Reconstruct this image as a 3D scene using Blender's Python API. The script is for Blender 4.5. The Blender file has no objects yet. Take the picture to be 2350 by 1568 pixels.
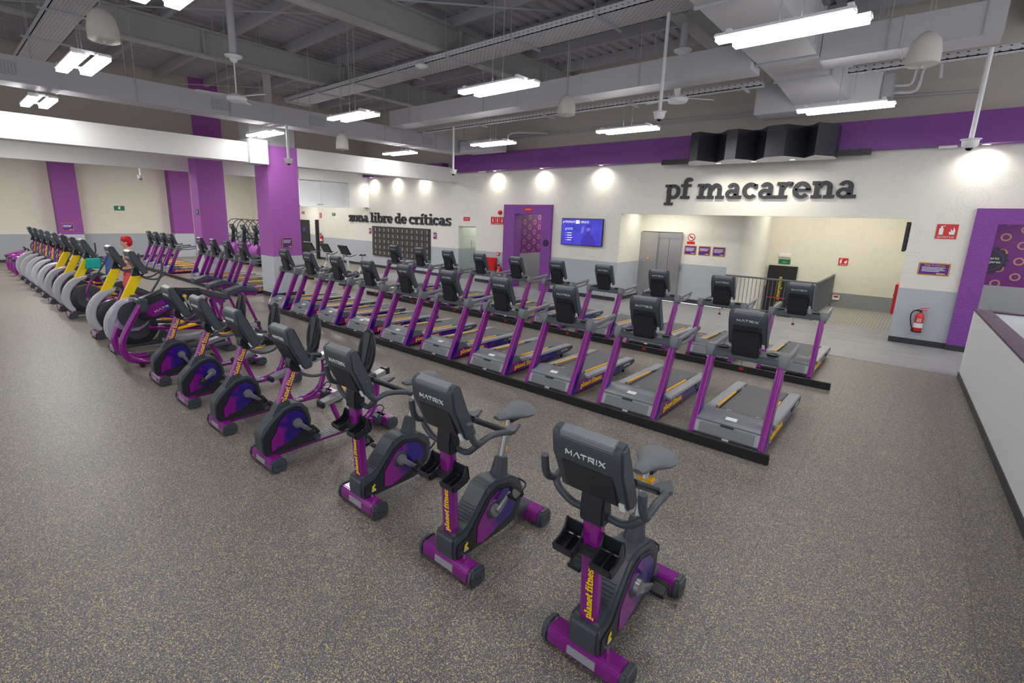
import bpy, bmesh, math, random
from mathutils import Vector, Matrix, Euler
random.seed(7)
C = bpy.context.scene.collection
S = bpy.context.scene
PI = math.pi
# ------------------------------------------------------------------ camera
cd = bpy.data.cameras.new('camera'); cam = bpy.data.objects.new('camera', cd); C.objects.link(cam); S.camera = cam
_a, _b, _c = [math.radians(v) for v in (41.37276, 12.38745, 1.50406)]
_f = Vector((-math.sin(_a)*math.cos(_b), math.cos(_a)*math.cos(_b), -math.sin(_b)))
_r = Vector((math.cos(_a), math.sin(_a), 0)); _u = _r.cross(_f)
_r2 = _r*math.cos(_c)+_u*math.sin(_c); _u2 = _u*math.cos(_c)-_r*math.sin(_c)
cam.matrix_world = Matrix(((_r2.x, _u2.x, -_f.x, 0), (_r2.y, _u2.y, -_f.y, 0), (_r2.z, _u2.z, -_f.z, 2.5), (0, 0, 0, 1)))
cd.sensor_fit = 'HORIZONTAL'; cd.sensor_width = 36; cd.lens = 1119.914/2350*36
cd.shift_x = (1175-1118.853)/2350; cd.shift_y = -(784-743.302)/2350
cd.clip_start = .05; cd.clip_end = 200
# ------------------------------------------------------------------ world + exposure
W = bpy.data.worlds.new('world'); S.world = W; W.use_nodes = True
bg = W.node_tree.nodes['Background']; bg.inputs[0].default_value = (.93, .95, 1, 1); bg.inputs[1].default_value = .85
S.view_settings.view_transform = 'Standard'; S.view_settings.look = 'None'; S.view_settings.gamma = 1
S.view_settings.exposure = 0.12; S.view_settings.use_curve_mapping = False
LAMP = 29.0      # strength of the tube diffusers
SPOT = 62.0      # wall washers in the purple band

# ------------------------------------------------------------------ materials
def srgb(r, g, b):
    f = lambda c: (c/255/12.92) if c/255 <= .04045 else ((c/255+.055)/1.055)**2.4
    return (f(r), f(g), f(b), 1)
def mat(name, col, rough=.5, metal=0, emit=0, bump=0, bscale=200, coat=0, noise=0, nscale=8):
    m = bpy.data.materials.new(name); m.use_nodes = True; t = m.node_tree; b = t.nodes['Principled BSDF']
    b.inputs['Base Color'].default_value = col; b.inputs['Roughness'].default_value = rough; b.inputs['Metallic'].default_value = metal
    if coat: b.inputs['Coat Weight'].default_value = coat; b.inputs['Coat Roughness'].default_value = .08
    if emit: b.inputs['Emission Color'].default_value = col; b.inputs['Emission Strength'].default_value = emit
    if bump or noise:
        tc = t.nodes.new('ShaderNodeTexCoord'); n = t.nodes.new('ShaderNodeTexNoise'); n.inputs['Scale'].default_value = bscale if bump else nscale
        t.links.new(tc.outputs['Object'], n.inputs['Vector'])
        if bump:
            bp = t.nodes.new('ShaderNodeBump'); bp.inputs['Strength'].default_value = bump; bp.inputs['Distance'].default_value = .01
            t.links.new(n.outputs['Fac'], bp.inputs['Height']); t.links.new(bp.outputs[0], b.inputs['Normal'])
        if noise:
            n2 = t.nodes.new('ShaderNodeTexNoise'); n2.inputs['Scale'].default_value = nscale; t.links.new(tc.outputs['Object'], n2.inputs['Vector'])
            mx = t.nodes.new('ShaderNodeMix'); mx.data_type = 'RGBA'
            mx.inputs[6].default_value = [c*(1-noise) for c in col[:3]]+[1]; mx.inputs[7].default_value = [min(1, c*(1+noise)) for c in col[:3]]+[1]
            t.links.new(n2.outputs['Fac'], mx.inputs[0]); t.links.new(mx.outputs[2], b.inputs['Base Color'])
    return m
class NT:
    """tiny node-maths helper"""
    def __init__(s, m): s.t = m.node_tree; s.tc = s.t.nodes.new('ShaderNodeTexCoord'); s.b = s.t.nodes['Principled BSDF']
    def put(s, sock, v):
        if isinstance(v, bpy.types.NodeSocket): s.t.links.new(v, sock)
        else: sock.default_value = v
    def m(s, op, *a):
        n = s.t.nodes.new('ShaderNodeMath'); n.operation = op
        for i, v in enumerate(a): s.put(n.inputs[i], v)
        return n.outputs[0]
    def v(s, op, *a):
        n = s.t.nodes.new('ShaderNodeVectorMath'); n.operation = op
        for i, v in enumerate(a): s.put(n.inputs[i], v)
        return n.outputs[1] if op in ('LENGTH', 'DISTANCE', 'DOT_PRODUCT') else n.outputs[0]
    def xyz(s, v=None):
        n = s.t.nodes.new('ShaderNodeSeparateXYZ'); s.put(n.inputs[0], v or s.tc.outputs['Object']); return n.outputs
    def comb(s, x, y, z):
        n = s.t.nodes.new('ShaderNodeCombineXYZ'); s.put(n.inputs[0], x); s.put(n.inputs[1], y); s.put(n.inputs[2], z); return n.outputs[0]
    def mix(s, f, a, b):
        n = s.t.nodes.new('ShaderNodeMix'); n.data_type = 'RGBA'; s.put(n.inputs[0], f); s.put(n.inputs[6], a); s.put(n.inputs[7], b); return n.outputs[2]
    def noise(s, scale, vec=None, detail=2):
        n = s.t.nodes.new('ShaderNodeTexNoise'); n.inputs['Scale'].default_value = scale; n.inputs['Detail'].default_value = detail
        s.put(n.inputs['Vector'], vec or s.tc.outputs['Object']); return n.outputs['Fac']
    def vor(s, scale, vec=None, dim='3D', rnd=1):
        n = s.t.nodes.new('ShaderNodeTexVoronoi'); n.voronoi_dimensions = dim; n.inputs['Scale'].default_value = scale; n.inputs['Randomness'].default_value = rnd
        s.put(n.inputs['Vector'], vec or s.tc.outputs['Object']); return n
    def bump(s, h, st=.3, d=.01):
        n = s.t.nodes.new('ShaderNodeBump'); n.inputs['Strength'].default_value = st; n.inputs['Distance'].default_value = d; s.put(n.inputs['Height'], h); s.t.links.new(n.outputs[0], s.b.inputs['Normal'])
    def base(s, c): s.put(s.b.inputs['Base Color'], c)
MT = {}
MT['purple'] = mat('purple gloss paint', srgb(134, 12, 136), .22, .1, coat=.7)
MT['dark'] = mat('charcoal plastic', srgb(64, 70, 79), .42, bump=.06, bscale=500)
MT['grey'] = mat('graphite plastic', srgb(118, 122, 129), .36)
MT['black'] = mat('black plastic', srgb(38, 41, 48), .34)
MT['rubber'] = mat('black rubber', srgb(22, 22, 24), .75)
MT['grille'] = mat('slate grey plastic', srgb(156, 159, 165), .4)
MT['silver'] = mat('brushed silver metal', srgb(190, 192, 196), .28, .9)
MT['arcgrey'] = mat('pearl grey paint', srgb(196, 199, 206), .3, .15, coat=.4)
MT['crank'] = mat('crank grey metal', srgb(140, 143, 148), .35, .5)
MT['yellow'] = mat('yellow paint', srgb(248, 214, 0), .4)
MT['orange'] = mat('orange plastic', srgb(255, 182, 8), .4)
MT['lettery'] = mat('yellow lettering', srgb(255, 222, 20), .5)
MT['letterw'] = mat('white lettering', srgb(225, 228, 232), .5)
MT['letterk'] = mat('charcoal lettering', srgb(48, 50, 55), .5)
MT['white'] = mat('white paint', srgb(232, 232, 230), .6)
MT['red'] = mat('red paint', srgb(205, 20, 24), .35, coat=.3)
MT['darkred'] = mat('red key', srgb(190, 30, 30), .5)
MT['green'] = mat('green sign', srgb(20, 110, 70), .5)
MT['plaque'] = mat('plaque purple', srgb(88, 38, 134), .5)
MT['blackframe'] = mat('black metal', srgb(28, 28, 31), .5, bump=.1, bscale=60)
MT['canopy'] = mat('black satin panel', srgb(44, 46, 54), .32)
MT['steel'] = mat('brushed stainless steel', srgb(182, 180, 182), .3, .85)
MT['seat'] = mat('grey saddle foam', srgb(104, 108, 114), .6)
MT['railgrey'] = mat('grey metal railing', srgb(112, 114, 118), .45, .3)
MT['duct'] = mat('galvanised duct', srgb(184, 183, 189), .55, .05)
MT['ceil'] = mat('painted steel deck', srgb(168, 166, 172), .7)
MT['fire'] = mat('sprayed fireproofing', srgb(178, 177, 176), .95, bump=1.0, bscale=25)
MT['beige'] = mat('cream pendant enamel', srgb(205, 200, 192), .6)
MT['skin'] = mat('skin', srgb(222, 168, 140), .55)
MT['hair'] = mat('red hair', srgb(205, 20, 40), .6, bump=.6, bscale=60)
MT['peach'] = mat('peach cloth', srgb(224, 160, 136), .8)
MT['coral'] = mat('coral cloth', srgb(235, 105, 105), .8)
MT['blackcloth'] = mat('black cloth', srgb(40, 40, 44), .9)
MT['teal'] = mat('teal cloth', srgb(30, 175, 165), .9, bump=.5, bscale=30)
MT['blue'] = mat('blue towel', srgb(98, 128, 196), .95, bump=.6, bscale=200)
MT['purplewall'] = mat('purple wall paint', srgb(160, 84, 170), .55)
MT['purpleband'] = mat('purple band paint', srgb(120, 58, 142), .5)
MT['skirt'] = mat('black skirting', srgb(50, 52, 58), .5)
MT['cap'] = mat('dark purple wood cap', srgb(84, 58, 84), .5, noise=.3, nscale=6)
MT['palegrey'] = mat('pale grey board', srgb(226, 229, 233), .6)
MT['lightframe'] = mat('lamp housing', srgb(225, 225, 228), .5)
def emis(name, col, st):
    m = bpy.data.materials.new(name); m.use_nodes = True; b = m.node_tree.nodes['Principled BSDF']
    b.inputs['Base Color'].default_value = (.03, .03, .06, 1) if 'television' in name else (0.8, .8, .8, 1); b.inputs['Emission Color'].default_value = col; b.inputs['Emission Strength'].default_value = st; return m
MT['tube'] = emis('lit tube diffuser', (1, .985, .97, 1), LAMP)
MT['spotlens'] = emis('lit downlight lens', (1, .9, .72, 1), 14)
# galaxy print: magenta purple drifting into indigo, stays with the part
def galaxy(name, axis, lo, hi, flip=False):
    m = mat(name, srgb(128, 8, 132), .26, .1, coat=.6); n = NT(m); x = n.xyz()
    t = n.m('DIVIDE', n.m('SUBTRACT', x[axis], lo), hi-lo)
    t = n.m('ADD', t, n.m('MULTIPLY', n.m('SUBTRACT', n.noise(9, detail=4), .5), 1.1))
    mr = n.t.nodes.new('ShaderNodeMapRange'); mr.inputs[1].default_value = .35; mr.inputs[2].default_value = .65; n.put(mr.inputs[0], t)
    f = mr.outputs[0]
    a, b = srgb(138, 12, 140), srgb(42, 18, 128)
    n.base(n.mix(f, b, a) if flip else n.mix(f, a, b)); return m
MT['gal_up'] = galaxy('purple to indigo upright print', 2, .1, .75, True)
MT['gal_side'] = galaxy('purple to indigo cover print', 1, -.02, .40)
MT['gal_sideu'] = galaxy('purple to indigo bike print', 1, .2, .66)
MT['gal_side2'] = galaxy('purple to indigo frame print', 1, .2, 1.6)
MT['gal_mx'] = galaxy('purple to indigo panel print', 1, .45, .85)
# rubber floor with flecks
def rubber_floor():
    m = mat('speckled rubber flooring', srgb(90, 88, 88), .42); n = NT(m)
    co = n.v('ADD', n.tc.outputs['Object'], n.v('SCALE', n.comb(n.noise(60), n.noise(70), 0), (0, 0, 0)))
    v = n.vor(185, rnd=1); v2 = n.vor(300)
    c = n.xyz(v.outputs['Color']); c2 = n.xyz(v2.outputs['Color'])
    big = n.m('MULTIPLY', n.noise(.35, detail=3), 1)
    col = n.mix(n.m('GREATER_THAN', c2[0], .5), srgb(72, 71, 74), srgb(98, 96, 98))
    col = n.mix(n.m('GREATER_THAN', c2[1], .76), col, srgb(150, 147, 144))
    col = n.mix(n.m('GREATER_THAN', c[1], .88), col, srgb(92, 85, 116))
    col = n.mix(n.m('LESS_THAN', c[0], .07), col, srgb(214, 188, 112))
    col = n.mix(n.m('LESS_THAN', n.m('ABSOLUTE', n.m('SUBTRACT', c[2], .5)), .045), col, srgb(190, 172, 132))
    # faint roll seams
    x = n.xyz(); s = n.m('LESS_THAN', n.m('ABSOLUTE', n.m('SUBTRACT', n.m('FRACT', n.m('DIVIDE', x[0], 1.25)), .5)), .003)
    col = n.mix(n.m('MULTIPLY', s, .35), col, srgb(60, 58, 58))
    n.base(col); n.bump(v.outputs['Distance'], .15, .004); return m
MT['rubberfloor'] = rubber_floor()
def tile_floor():
    m = mat('grey wood-look tile', srgb(150, 150, 150), .42); n = NT(m); x = n.xyz()
    br = n.t.nodes.new('ShaderNodeTexBrick'); n.put(br.inputs['Vector'], n.tc.outputs['Object'])
    br.inputs['Scale'].default_value = 1; br.inputs['Brick Width'].default_value = .9; br.inputs['Row Height'].default_value = .22; br.inputs['Mortar Size'].default_value = .004
    br.inputs['Color1'].default_value = srgb(158, 158, 160); br.inputs['Color2'].default_value = srgb(142, 142, 146); br.inputs['Mortar'].default_value = srgb(176, 176, 176)
    g = n.noise(3, n.comb(n.m('MULTIPLY', x[0], .8), n.m('MULTIPLY', x[1], 9), 0), 5)
    n.base(n.mix(n.m('MULTIPLY', g, .55), br.outputs['Color'], srgb(120, 121, 126))); return m
MT['tilefloor'] = tile_floor()
def ramp_floor():
    m = mat('grooved grey tactile tile', srgb(150, 148, 142), .6); n = NT(m); x = n.xyz()
    n.base(n.mix(n.m('LESS_THAN', n.m('FRACT', n.m('MULTIPLY', x[0], 14)), .4), srgb(140, 138, 132), srgb(158, 156, 150))); return m
MT['rampfloor'] = ramp_floor()
CREAM, WAINS = srgb(226, 224, 215), srgb(176, 182, 190)
def wall_mat(name, axis, cream=CREAM, gears=.08, split=1.21, zscale=1.0, seed=0.0, wains=WAINS):
    m = mat(name, cream, .6); n = NT(m); x = n.xyz()
    P = n.comb(n.m('ADD', x[axis], seed), x[2], 0)
    col = cream
    if gears:
        v = n.vor(1.35, P, '2D', .8); Q = n.v('SUBTRACT', P, v.outputs['Position']); q = n.xyz(Q)
        d = n.v('LENGTH', Q); rc = n.xyz(v.outputs['Color'])
        r0 = n.m('ADD', .11, n.m('MULTIPLY', rc[0], .13))
        ang = n.m('ARCTAN2', q[1], q[0])
        tooth = n.m('MULTIPLY', n.m('SIGN', n.m('SINE', n.m('MULTIPLY', ang, 18))), .012)
        l1 = n.m('LESS_THAN', n.m('ABSOLUTE', n.m('SUBTRACT', d, n.m('ADD', r0, tooth))), .006)
        l2 = n.m('LESS_THAN', n.m('ABSOLUTE', n.m('SUBTRACT', d, n.m('MULTIPLY', r0, .68))), .004)
        l = n.m('MULTIPLY', n.m('MAXIMUM', l1, l2), gears*3.2)
        col = n.mix(l, cream, srgb(150, 148, 140))
    if split:
        col = n.mix(n.m('LESS_THAN', x[2], split), col, wains)
    n.base(col); return m
MT['wallA'] = wall_mat('cream gear wallpaper over grey wainscot', 0)
MT['wallB'] = wall_mat('cream gear wallpaper left wall', 1, cream=srgb(214, 210, 198), seed=3.3, wains=srgb(158, 164, 170))
MT['wallE'] = wall_mat('cream wall end face', 1, seed=1.3)
MT['rearwall'] = wall_mat('rear stair wall paint', 0, cream=srgb(224, 219, 202), split=.45, seed=5.1, wains=srgb(138, 140, 140))
MT['upper'] = mat('dim-toned upper wall', srgb(190, 183, 174), .8)  # darker than the cream below: dim light up there put into the colour
MT['plain'] = mat('plain cream plaster', srgb(224, 222, 212), .6)
MT['beam'] = mat('white plaster beam', srgb(236, 235, 232), .55)
MT['colpaint'] = wall_mat('column purple over grey', 0, cream=srgb(170, 94, 180), gears=0, wains=srgb(198, 204, 210))
MT['stripepaint'] = wall_mat('pilaster purple over grey', 0, cream=srgb(136, 68, 146), gears=0)
def portal_mat():
    m = mat('purple wavy textured panel', srgb(128, 62, 150), .5); n = NT(m); x = n.xyz()
    w = n.noise(6, n.comb(n.m('MULTIPLY', x[0], 2.2), n.m('MULTIPLY', x[2], 9), 0), 3)
    n.base(n.mix(w, srgb(104, 46, 128), srgb(150, 78, 176))); n.bump(w, .5, .03); return m
MT['portal'] = portal_mat()
def ring_mat(ax=0, sc=1.0):
    m = mat('purple wall with tan cog rings', srgb(104, 40, 120), .5); n = NT(m); x = n.xyz()
    c = n.m('FLOOR', n.m('DIVIDE', x[ax], .30*sc))
    zz = n.m('ADD', n.m('DIVIDE', x[2], .36*sc), n.m('MULTIPLY', n.m('FRACT', n.m('MULTIPLY', c, .5)), 1))
    u = n.m('MULTIPLY', n.m('SUBTRACT', n.m('FRACT', n.m('DIVIDE', x[ax], .30*sc)), .5), .30)
    w = n.m('MULTIPLY', n.m('SUBTRACT', n.m('FRACT', zz), .5), .36)
    d = n.m('SQRT', n.m('ADD', n.m('MULTIPLY', u, u), n.m('MULTIPLY', w, w)))
    l = n.m('LESS_THAN', n.m('ABSOLUTE', n.m('SUBTRACT', d, .075)), .016)
    col = n.mix(l, srgb(104, 34, 116), srgb(176, 128, 104))
    col = n.mix(n.m('LESS_THAN', x[2], 1.21), col, srgb(150, 153, 156))
    n.base(col); return m
MT['rings'] = ring_mat(); MT['rings_side'] = ring_mat(1)
def grey_wood():
    m = mat('dark grey wood laminate', srgb(66, 61, 62), .5); n = NT(m); x = n.xyz()
    g = n.noise(5, n.comb(n.m('MULTIPLY', x[0], 12), 0, n.m('MULTIPLY', x[2], 1.2)), 4)
    n.base(n.mix(g, srgb(48, 44, 46), srgb(88, 82, 80))); return m
MT['locker'] = grey_wood()
def perf():
    m = mat('perforated galvanised steel', srgb(170, 170, 176), .5, .1); n = NT(m); x = n.xyz()
    u = n.m('SUBTRACT', n.m('FRACT', n.m('MULTIPLY', x[0], 9)), .5)
    row = n.m('FLOOR', n.m('MULTIPLY', x[1], 18)); u2 = n.m('SUBTRACT', n.m('FRACT', n.m('ADD', n.m('MULTIPLY', x[0], 9), n.m('MULTIPLY', row, .5))), .5)
    w = n.m('SUBTRACT', n.m('FRACT', n.m('MULTIPLY', n.m('ADD', x[1], x[2]), 18)), .5)
    d = n.m('ADD', n.m('MULTIPLY', n.m('MULTIPLY', u2, u2), 1.2), n.m('MULTIPLY', w, w))
    n.base(n.mix(n.m('LESS_THAN', d, .03), srgb(204, 204, 209), srgb(96, 96, 100))); return m
MT['perf'] = perf()
def tvscreen():
    m = mat('lit blue television picture', srgb(30, 30, 120), .3); n = NT(m); x = n.xyz()
    g = n.noise(4, detail=3); c = n.mix(g, srgb(28, 20, 150), srgb(90, 88, 235)); n.base(srgb(10, 10, 30))
    n.put(n.b.inputs['Emission Color'], c); n.b.inputs['Emission Strength'].default_value = .9; return m
MT['tv'] = tvscreen()
MT['tvw'] = emis('television white text', srgb(235, 235, 255), .95)
MT['tvd'] = emis('television indigo figure', srgb(52, 30, 168), .8)
MT['tvm'] = emis('television violet face', srgb(120, 105, 225), .8)
MT['screen'] = mat('dark console glass', srgb(12, 13, 16), .1)
g = bpy.data.materials.new('clear glass'); g.use_nodes = True; b = g.node_tree.nodes['Principled BSDF']
b.inputs['Base Color'].default_value = srgb(238, 249, 243); b.inputs['Transmission Weight'].default_value = .92; b.inputs['Roughness'].default_value = .03; b.inputs['IOR'].default_value = 1.05
MT['glass'] = g
g = mat('clear wheel cover', srgb(210, 205, 225), .1); g.node_tree.nodes['Principled BSDF'].inputs['Alpha'].default_value = .4; MT['clear'] = g

# ------------------------------------------------------------------ mesh builder
def rrect(w, h, r=.25, n=3):
    r = min(w, h)*r; pts = []
    for cx, cy, a0 in ((w/2-r, h/2-r, 0), (-w/2+r, h/2-r, 90), (-w/2+r, -h/2+r, 180), (w/2-r, -h/2+r, 270)):
        for i in range(n+1):
            a = math.radians(a0+90*i/n); pts.append((cx+r*math.cos(a), cy+r*math.sin(a)))
    return pts
def circ(r, n=12, ry=None): return [(r*math.cos(2*PI*i/n), (ry or r)*math.sin(2*PI*i/n)) for i in range(n)]
def spl(pts, k=5):
    """Catmull-Rom through pts"""
    P = [Vector(p) for p in pts]; P = [P[0]*2-P[1]]+P+[P[-1]*2-P[-2]]; out = []
    for i in range(1, len(P)-2):
        for j in range(k):
            t = j/k; a, b, c, d = P[i-1:i+3]
            out.append(.5*((2*b)+(c-a)*t+(2*a-5*b+4*c-d)*t*t+(3*b-a-3*c+d)*t**3))
    out.append(P[-2]); return out
class MB:
    def __init__(s): s.v = []; s.f = []; s.mi = []
    def add(s, v, f, m=0):
        o = len(s.v); s.v += [tuple(p) for p in v]; s.f += [tuple(i+o for i in q) for q in f]; s.mi += [m]*len(f); return s
    def box(s, x0, x1, y0, y1, z0, z1, m=0):
        v = [(x, y, z) for x in (x0, x1) for y in (y0, y1) for z in (z0, z1)]
        return s.add(v, [(0, 1, 3, 2), (4, 6, 7, 5), (0, 4, 5, 1), (2, 3, 7, 6), (0, 2, 6, 4), (1, 5, 7, 3)], m)
    def prism(s, pts, a, b, axis='x', m=0):
        """closed outline pts extruded from a to b along axis; pts are the two other coords in order (y,z),(x,z),(x,y)"""
        mk = {'x': lambda p, t: (t, p[0], p[1]), 'y': lambda p, t: (p[0], t, p[1]), 'z': lambda p, t: (p[0], p[1], t)}[axis]
        n = len(pts); v = [mk(p, a) for p in pts]+[mk(p, b) for p in pts]
        return s.add(v, [tuple(range(n))[::-1], tuple(range(n, 2*n))]+[(i, (i+1) % n, n+(i+1) % n, n+i) for i in range(n)], m)
    def sweep(s, path, sec, side=None, sc=None, m=0, caps=True, closed=False):
        P = [Vector(p) for p in path]; n = len(P); k = len(sec); v = []; prev = None
        for i, p in enumerate(P):
            if closed: t = (P[(i+1) % n]-P[i-1]).normalized()
            else: t = (P[min(i+1, n-1)]-P[max(i-1, 0)]).normalized()
            if side is not None: a = Vector(side); a = (a-t*a.dot(t)).normalized()
            elif prev is None:
                a = Vector((0, 0, 1)) if abs(t.z) < .9 else Vector((1, 0, 0)); a = (a-t*a.dot(t)).normalized()
            else: a = (prev-t*prev.dot(t)).normalized()
            prev = a; b = t.cross(a); q = sc[i] if sc else 1
            for (u, w) in sec: v.append(p+a*(u*q)+b*(w*q))
        f = []
        for i in range(n if closed else n-1):
            for j in range(k): f.append((i*k+j, i*k+(j+1) % k, ((i+1) % n)*k+(j+1) % k, ((i+1) % n)*k+j))
        if caps and not closed: f += [tuple(range(k))[::-1], tuple(range((n-1)*k, n*k))]
        return s.add(v, f, m)
    def tube(s, path, r, n=10, m=0, sc=None, smooth=0, closed=False):
        if smooth: path = spl(path, smooth)
        return s.sweep(path, circ(r, n), m=m, sc=sc, closed=closed)
    def cyl(s, p, q, r, n=20, m=0, r2=None): return s.sweep([p, q], circ(r, n), m=m, sc=[1, (r2/r) if r2 is not None else 1])
    def lathe(s, prof, c=(0, 0, 0), n=24, axis='z', m=0):
        v = []
        for r, h in prof:
            for i in range(n):
                a = 2*PI*i/n; x, y = r*math.cos(a), r*math.sin(a)
                v.append({'z': (x, y, h), 'x': (h, x, y), 'y': (x, h, y)}[axis])
        v = [(p[0]+c[0], p[1]+c[1], p[2]+c[2]) for p in v]
        f = [(i*n+j, i*n+(j+1) % n, (i+1)*n+(j+1) % n, (i+1)*n+j) for i in range(len(prof)-1) for j in range(n)]
        f += [c_ for c_, e_ in ((tuple(range(n))[::-1], prof[0]), (tuple(range((len(prof)-1)*n, len(prof)*n)), prof[-1])) if e_[0] < .002]
        return s.add(v, f, m)
    def ball(s, c, rx, ry=None, rz=None, n=14, m=0):
        ry = ry or rx; rz = rz or rx; k = n//2; v = [(c[0], c[1], c[2]-rz)]; f = []
        for i in range(1, k):
            a = -PI/2+PI*i/k
            for j in range(n): v.append((c[0]+rx*math.cos(a)*math.cos(2*PI*j/n), c[1]+ry*math.cos(a)*math.sin(2*PI*j/n), c[2]+rz*math.sin(a)))
        v.append((c[0], c[1], c[2]+rz)); L = len(v)-1
        for j in range(n): f.append((0, 1+(j+1) % n, 1+j)); f.append((L, L-n+j, L-n+(j+1) % n))
        for i in range(k-2):
            for j in range(n): f.append((1+i*n+j, 1+i*n+(j+1) % n, 1+(i+1)*n+(j+1) % n, 1+(i+1)*n+j))
        return s.add(v, f, m)
    def xf(s, M):
        s.v = [tuple(M @ Vector(p)) for p in s.v]; return s
    def build(s, name, mats, parent=None, loc=(0, 0, 0), bev=0, seg=2, flat=False, rot=None):
        if not isinstance(mats, (list, tuple)): mats = [mats]
        me = bpy.data.meshes.new(name); bm = bmesh.new()
        vs = [bm.verts.new(p) for p in s.v]
        for q, mi in zip(s.f, s.mi):
            try: fc = bm.faces.new([vs[i] for i in q]); fc.material_index = mi
            except ValueError: pass
        bmesh.ops.recalc_face_normals(bm, faces=bm.faces)
        if bev:
            ed = [e for e in bm.edges if len(e.link_faces) == 2 and e.calc_face_angle(0) > .6]
            bmesh.ops.bevel(bm, geom=ed, offset=bev, segments=seg, affect='EDGES', clamp_overlap=True)
        bm.to_mesh(me); bm.free()
        for m in mats: me.materials.append(MT[m])
        if not flat:
            me.shade_smooth(); me.set_sharp_from_angle(angle=math.radians(38))
        o = bpy.data.objects.new(name, me); C.objects.link(o); o.location = loc
        if rot: o.rotation_euler = rot
        if parent: o.parent = parent
        return o
def tag(o, label, cat, group=None):
    o['label'] = label; o['category'] = cat
    if group: o['group'] = group
    return o
def struct(o): o['kind'] = 'structure'; return o
def thing(name, label, cat, loc=(0, 0, 0), rz=0, group=None):
    o = bpy.data.objects.new(name, None); C.objects.link(o); o.location = loc; o.rotation_euler = (0, 0, rz); o.empty_display_size = .1
    return tag(o, label, cat, group)
def dup(root, loc, label, rz=None):
    r = root.copy(); C.objects.link(r); r.location = loc; r['label'] = label
    if rz is not None: r.rotation_euler = (0, 0, rz)
    for ch in list(root.children):
        c = ch.copy(); C.objects.link(c); c.parent = r
        for g in ch.children:
            d = g.copy(); C.objects.link(d); d.parent = c
    return r
# ---- slab-serif lettering drawn from strokes -----------------------------------
def _ring(cx, cy, rx, ry, w, a0, a1, n=14):
    out = []
    for i in range(n):
        p = []
        for a in (a0+(a1-a0)*i/n, a0+(a1-a0)*(i+1)/n):
            a = math.radians(a); p.append(((cx+rx*math.cos(a), cy+ry*math.sin(a)), (cx+(rx-w)*math.cos(a), cy+(ry-w*.8)*math.sin(a))))
        out.append([p[0][0], p[1][0], p[1][1], p[0][1]])
    return out
def _r(x0, y0, x1, y1): return [[(x0, y0), (x1, y0), (x1, y1), (x0, y1)]]
SW = .27
GL = {
 'l': (.70, _r(.2, 0, .48, 1.45)+_r(0, 0, .68, .19)+_r(0, 1.26, .3, 1.45)),
 'i': (.70, _r(.2, 0, .48, 1)+_r(0, 0, .68, .19)+_r(0, .81, .3, 1)+_ring(.34, 1.32, .16, .16, .159, 0, 360)),
 'í': (.70, _r(.2, 0, .48, 1)+_r(0, 0, .68, .19)+_r(0, .81, .3, 1)+[[(.24, 1.12), (.42, 1.12), (.72, 1.45), (.42, 1.45)]]),
 't': (.80, _r(.18, .2, .46, 1.34)+_r(0, .82, .74, 1)+_ring(.5, .3, .32, .32, SW, 180, 330)),
 'f': (.78, _r(.18, 0, .46, 1.12)+_r(0, 0, .66, .19)+_r(0, .82, .72, 1)+_ring(.52, 1.08, .34, .38, SW, 30, 180)),
 'p': (1.16, _r(.16, -.45, .44, 1)+_r(0, -.45, .64, -.27)+_r(0, .81, .3, 1)+_ring(.62, .5, .5, .52, SW, 0, 360)),
 'd': (1.18, _r(.7, 0, .98, 1.45)+_r(.5, 1.26, .8, 1.45)+_r(.85, 0, 1.14, .19)+_ring(.5, .5, .5, .52, SW, 0, 360)),
 'b': (1.16, _r(.16, 0, .44, 1.45)+_r(0, 1.26, .3, 1.45)+_ring(.62, .5, .5, .52, SW, 0, 360)),
 'o': (1.06, _ring(.5, .5, .5, .52, SW, 0, 360)),
 'c': (.96, _ring(.5, .5, .5, .52, SW, 42, 318)+_r(.72, .62, .92, .9)),
 'e': (1.04, _ring(.5, .5, .5, .52, SW, 0, 322)+_r(.15, .42, .98, .58)),
 'a': (1.10, _r(.6, 0, .88, .68)+_ring(.5, .64, .38, .38, .24, 0, 160)+_ring(.42, .3, .38, .32, .22, 0, 360)+_r(.7, 0, 1.06, .19)),
 'n': (1.24, _r(.14, 0, .42, 1)+_r(0, 0, .56, .19)+_r(0, .81, .3, 1)+_ring(.68, .6, .4, .42, SW, 0, 180)+_r(.8, 0, 1.08, .62)+_r(.66, 0, 1.22, .19)),
 'm': (1.86, _r(.14, 0, .42, 1)+_r(0, 0, .56, .19)+_r(0, .81, .3, 1)+_ring(.64, .6, .38, .42, SW, 0, 180)+_r(.74, 0, 1.02, .62)+_r(.64, 0, 1.14, .19)+_ring(1.26, .6, .38, .42, SW, 0, 180)+_r(1.36, 0, 1.64, .62)+_r(1.26, 0, 1.82, .19)),
 'r': (.90, _r(.16, 0, .44, 1)+_r(0, 0, .66, .19)+_r(0, .81, .3, 1)+_ring(.66, .58, .42, .44, SW, 50, 180)+_r(.7, .72, .88, 1)),
 's': (.88, _ring(.42, .72, .38, .29, .22, 20, 270)+_ring(.42, .28, .38, .29, .22, -160, 90)+_r(.62, .72, .78, .98)+_r(.04, .02, .2, .3)),
 'z': (.94, _r(.02, .8, .86, 1)+_r(.02, 0, .9, .2)+[[(.06, .2), (.38, .2), (.84, .8), (.52, .8)]]+_r(.02, .6, .16, 1)+_r(.76, 0, .9, .4)),
 ' ': (.42, []),
}
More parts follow.
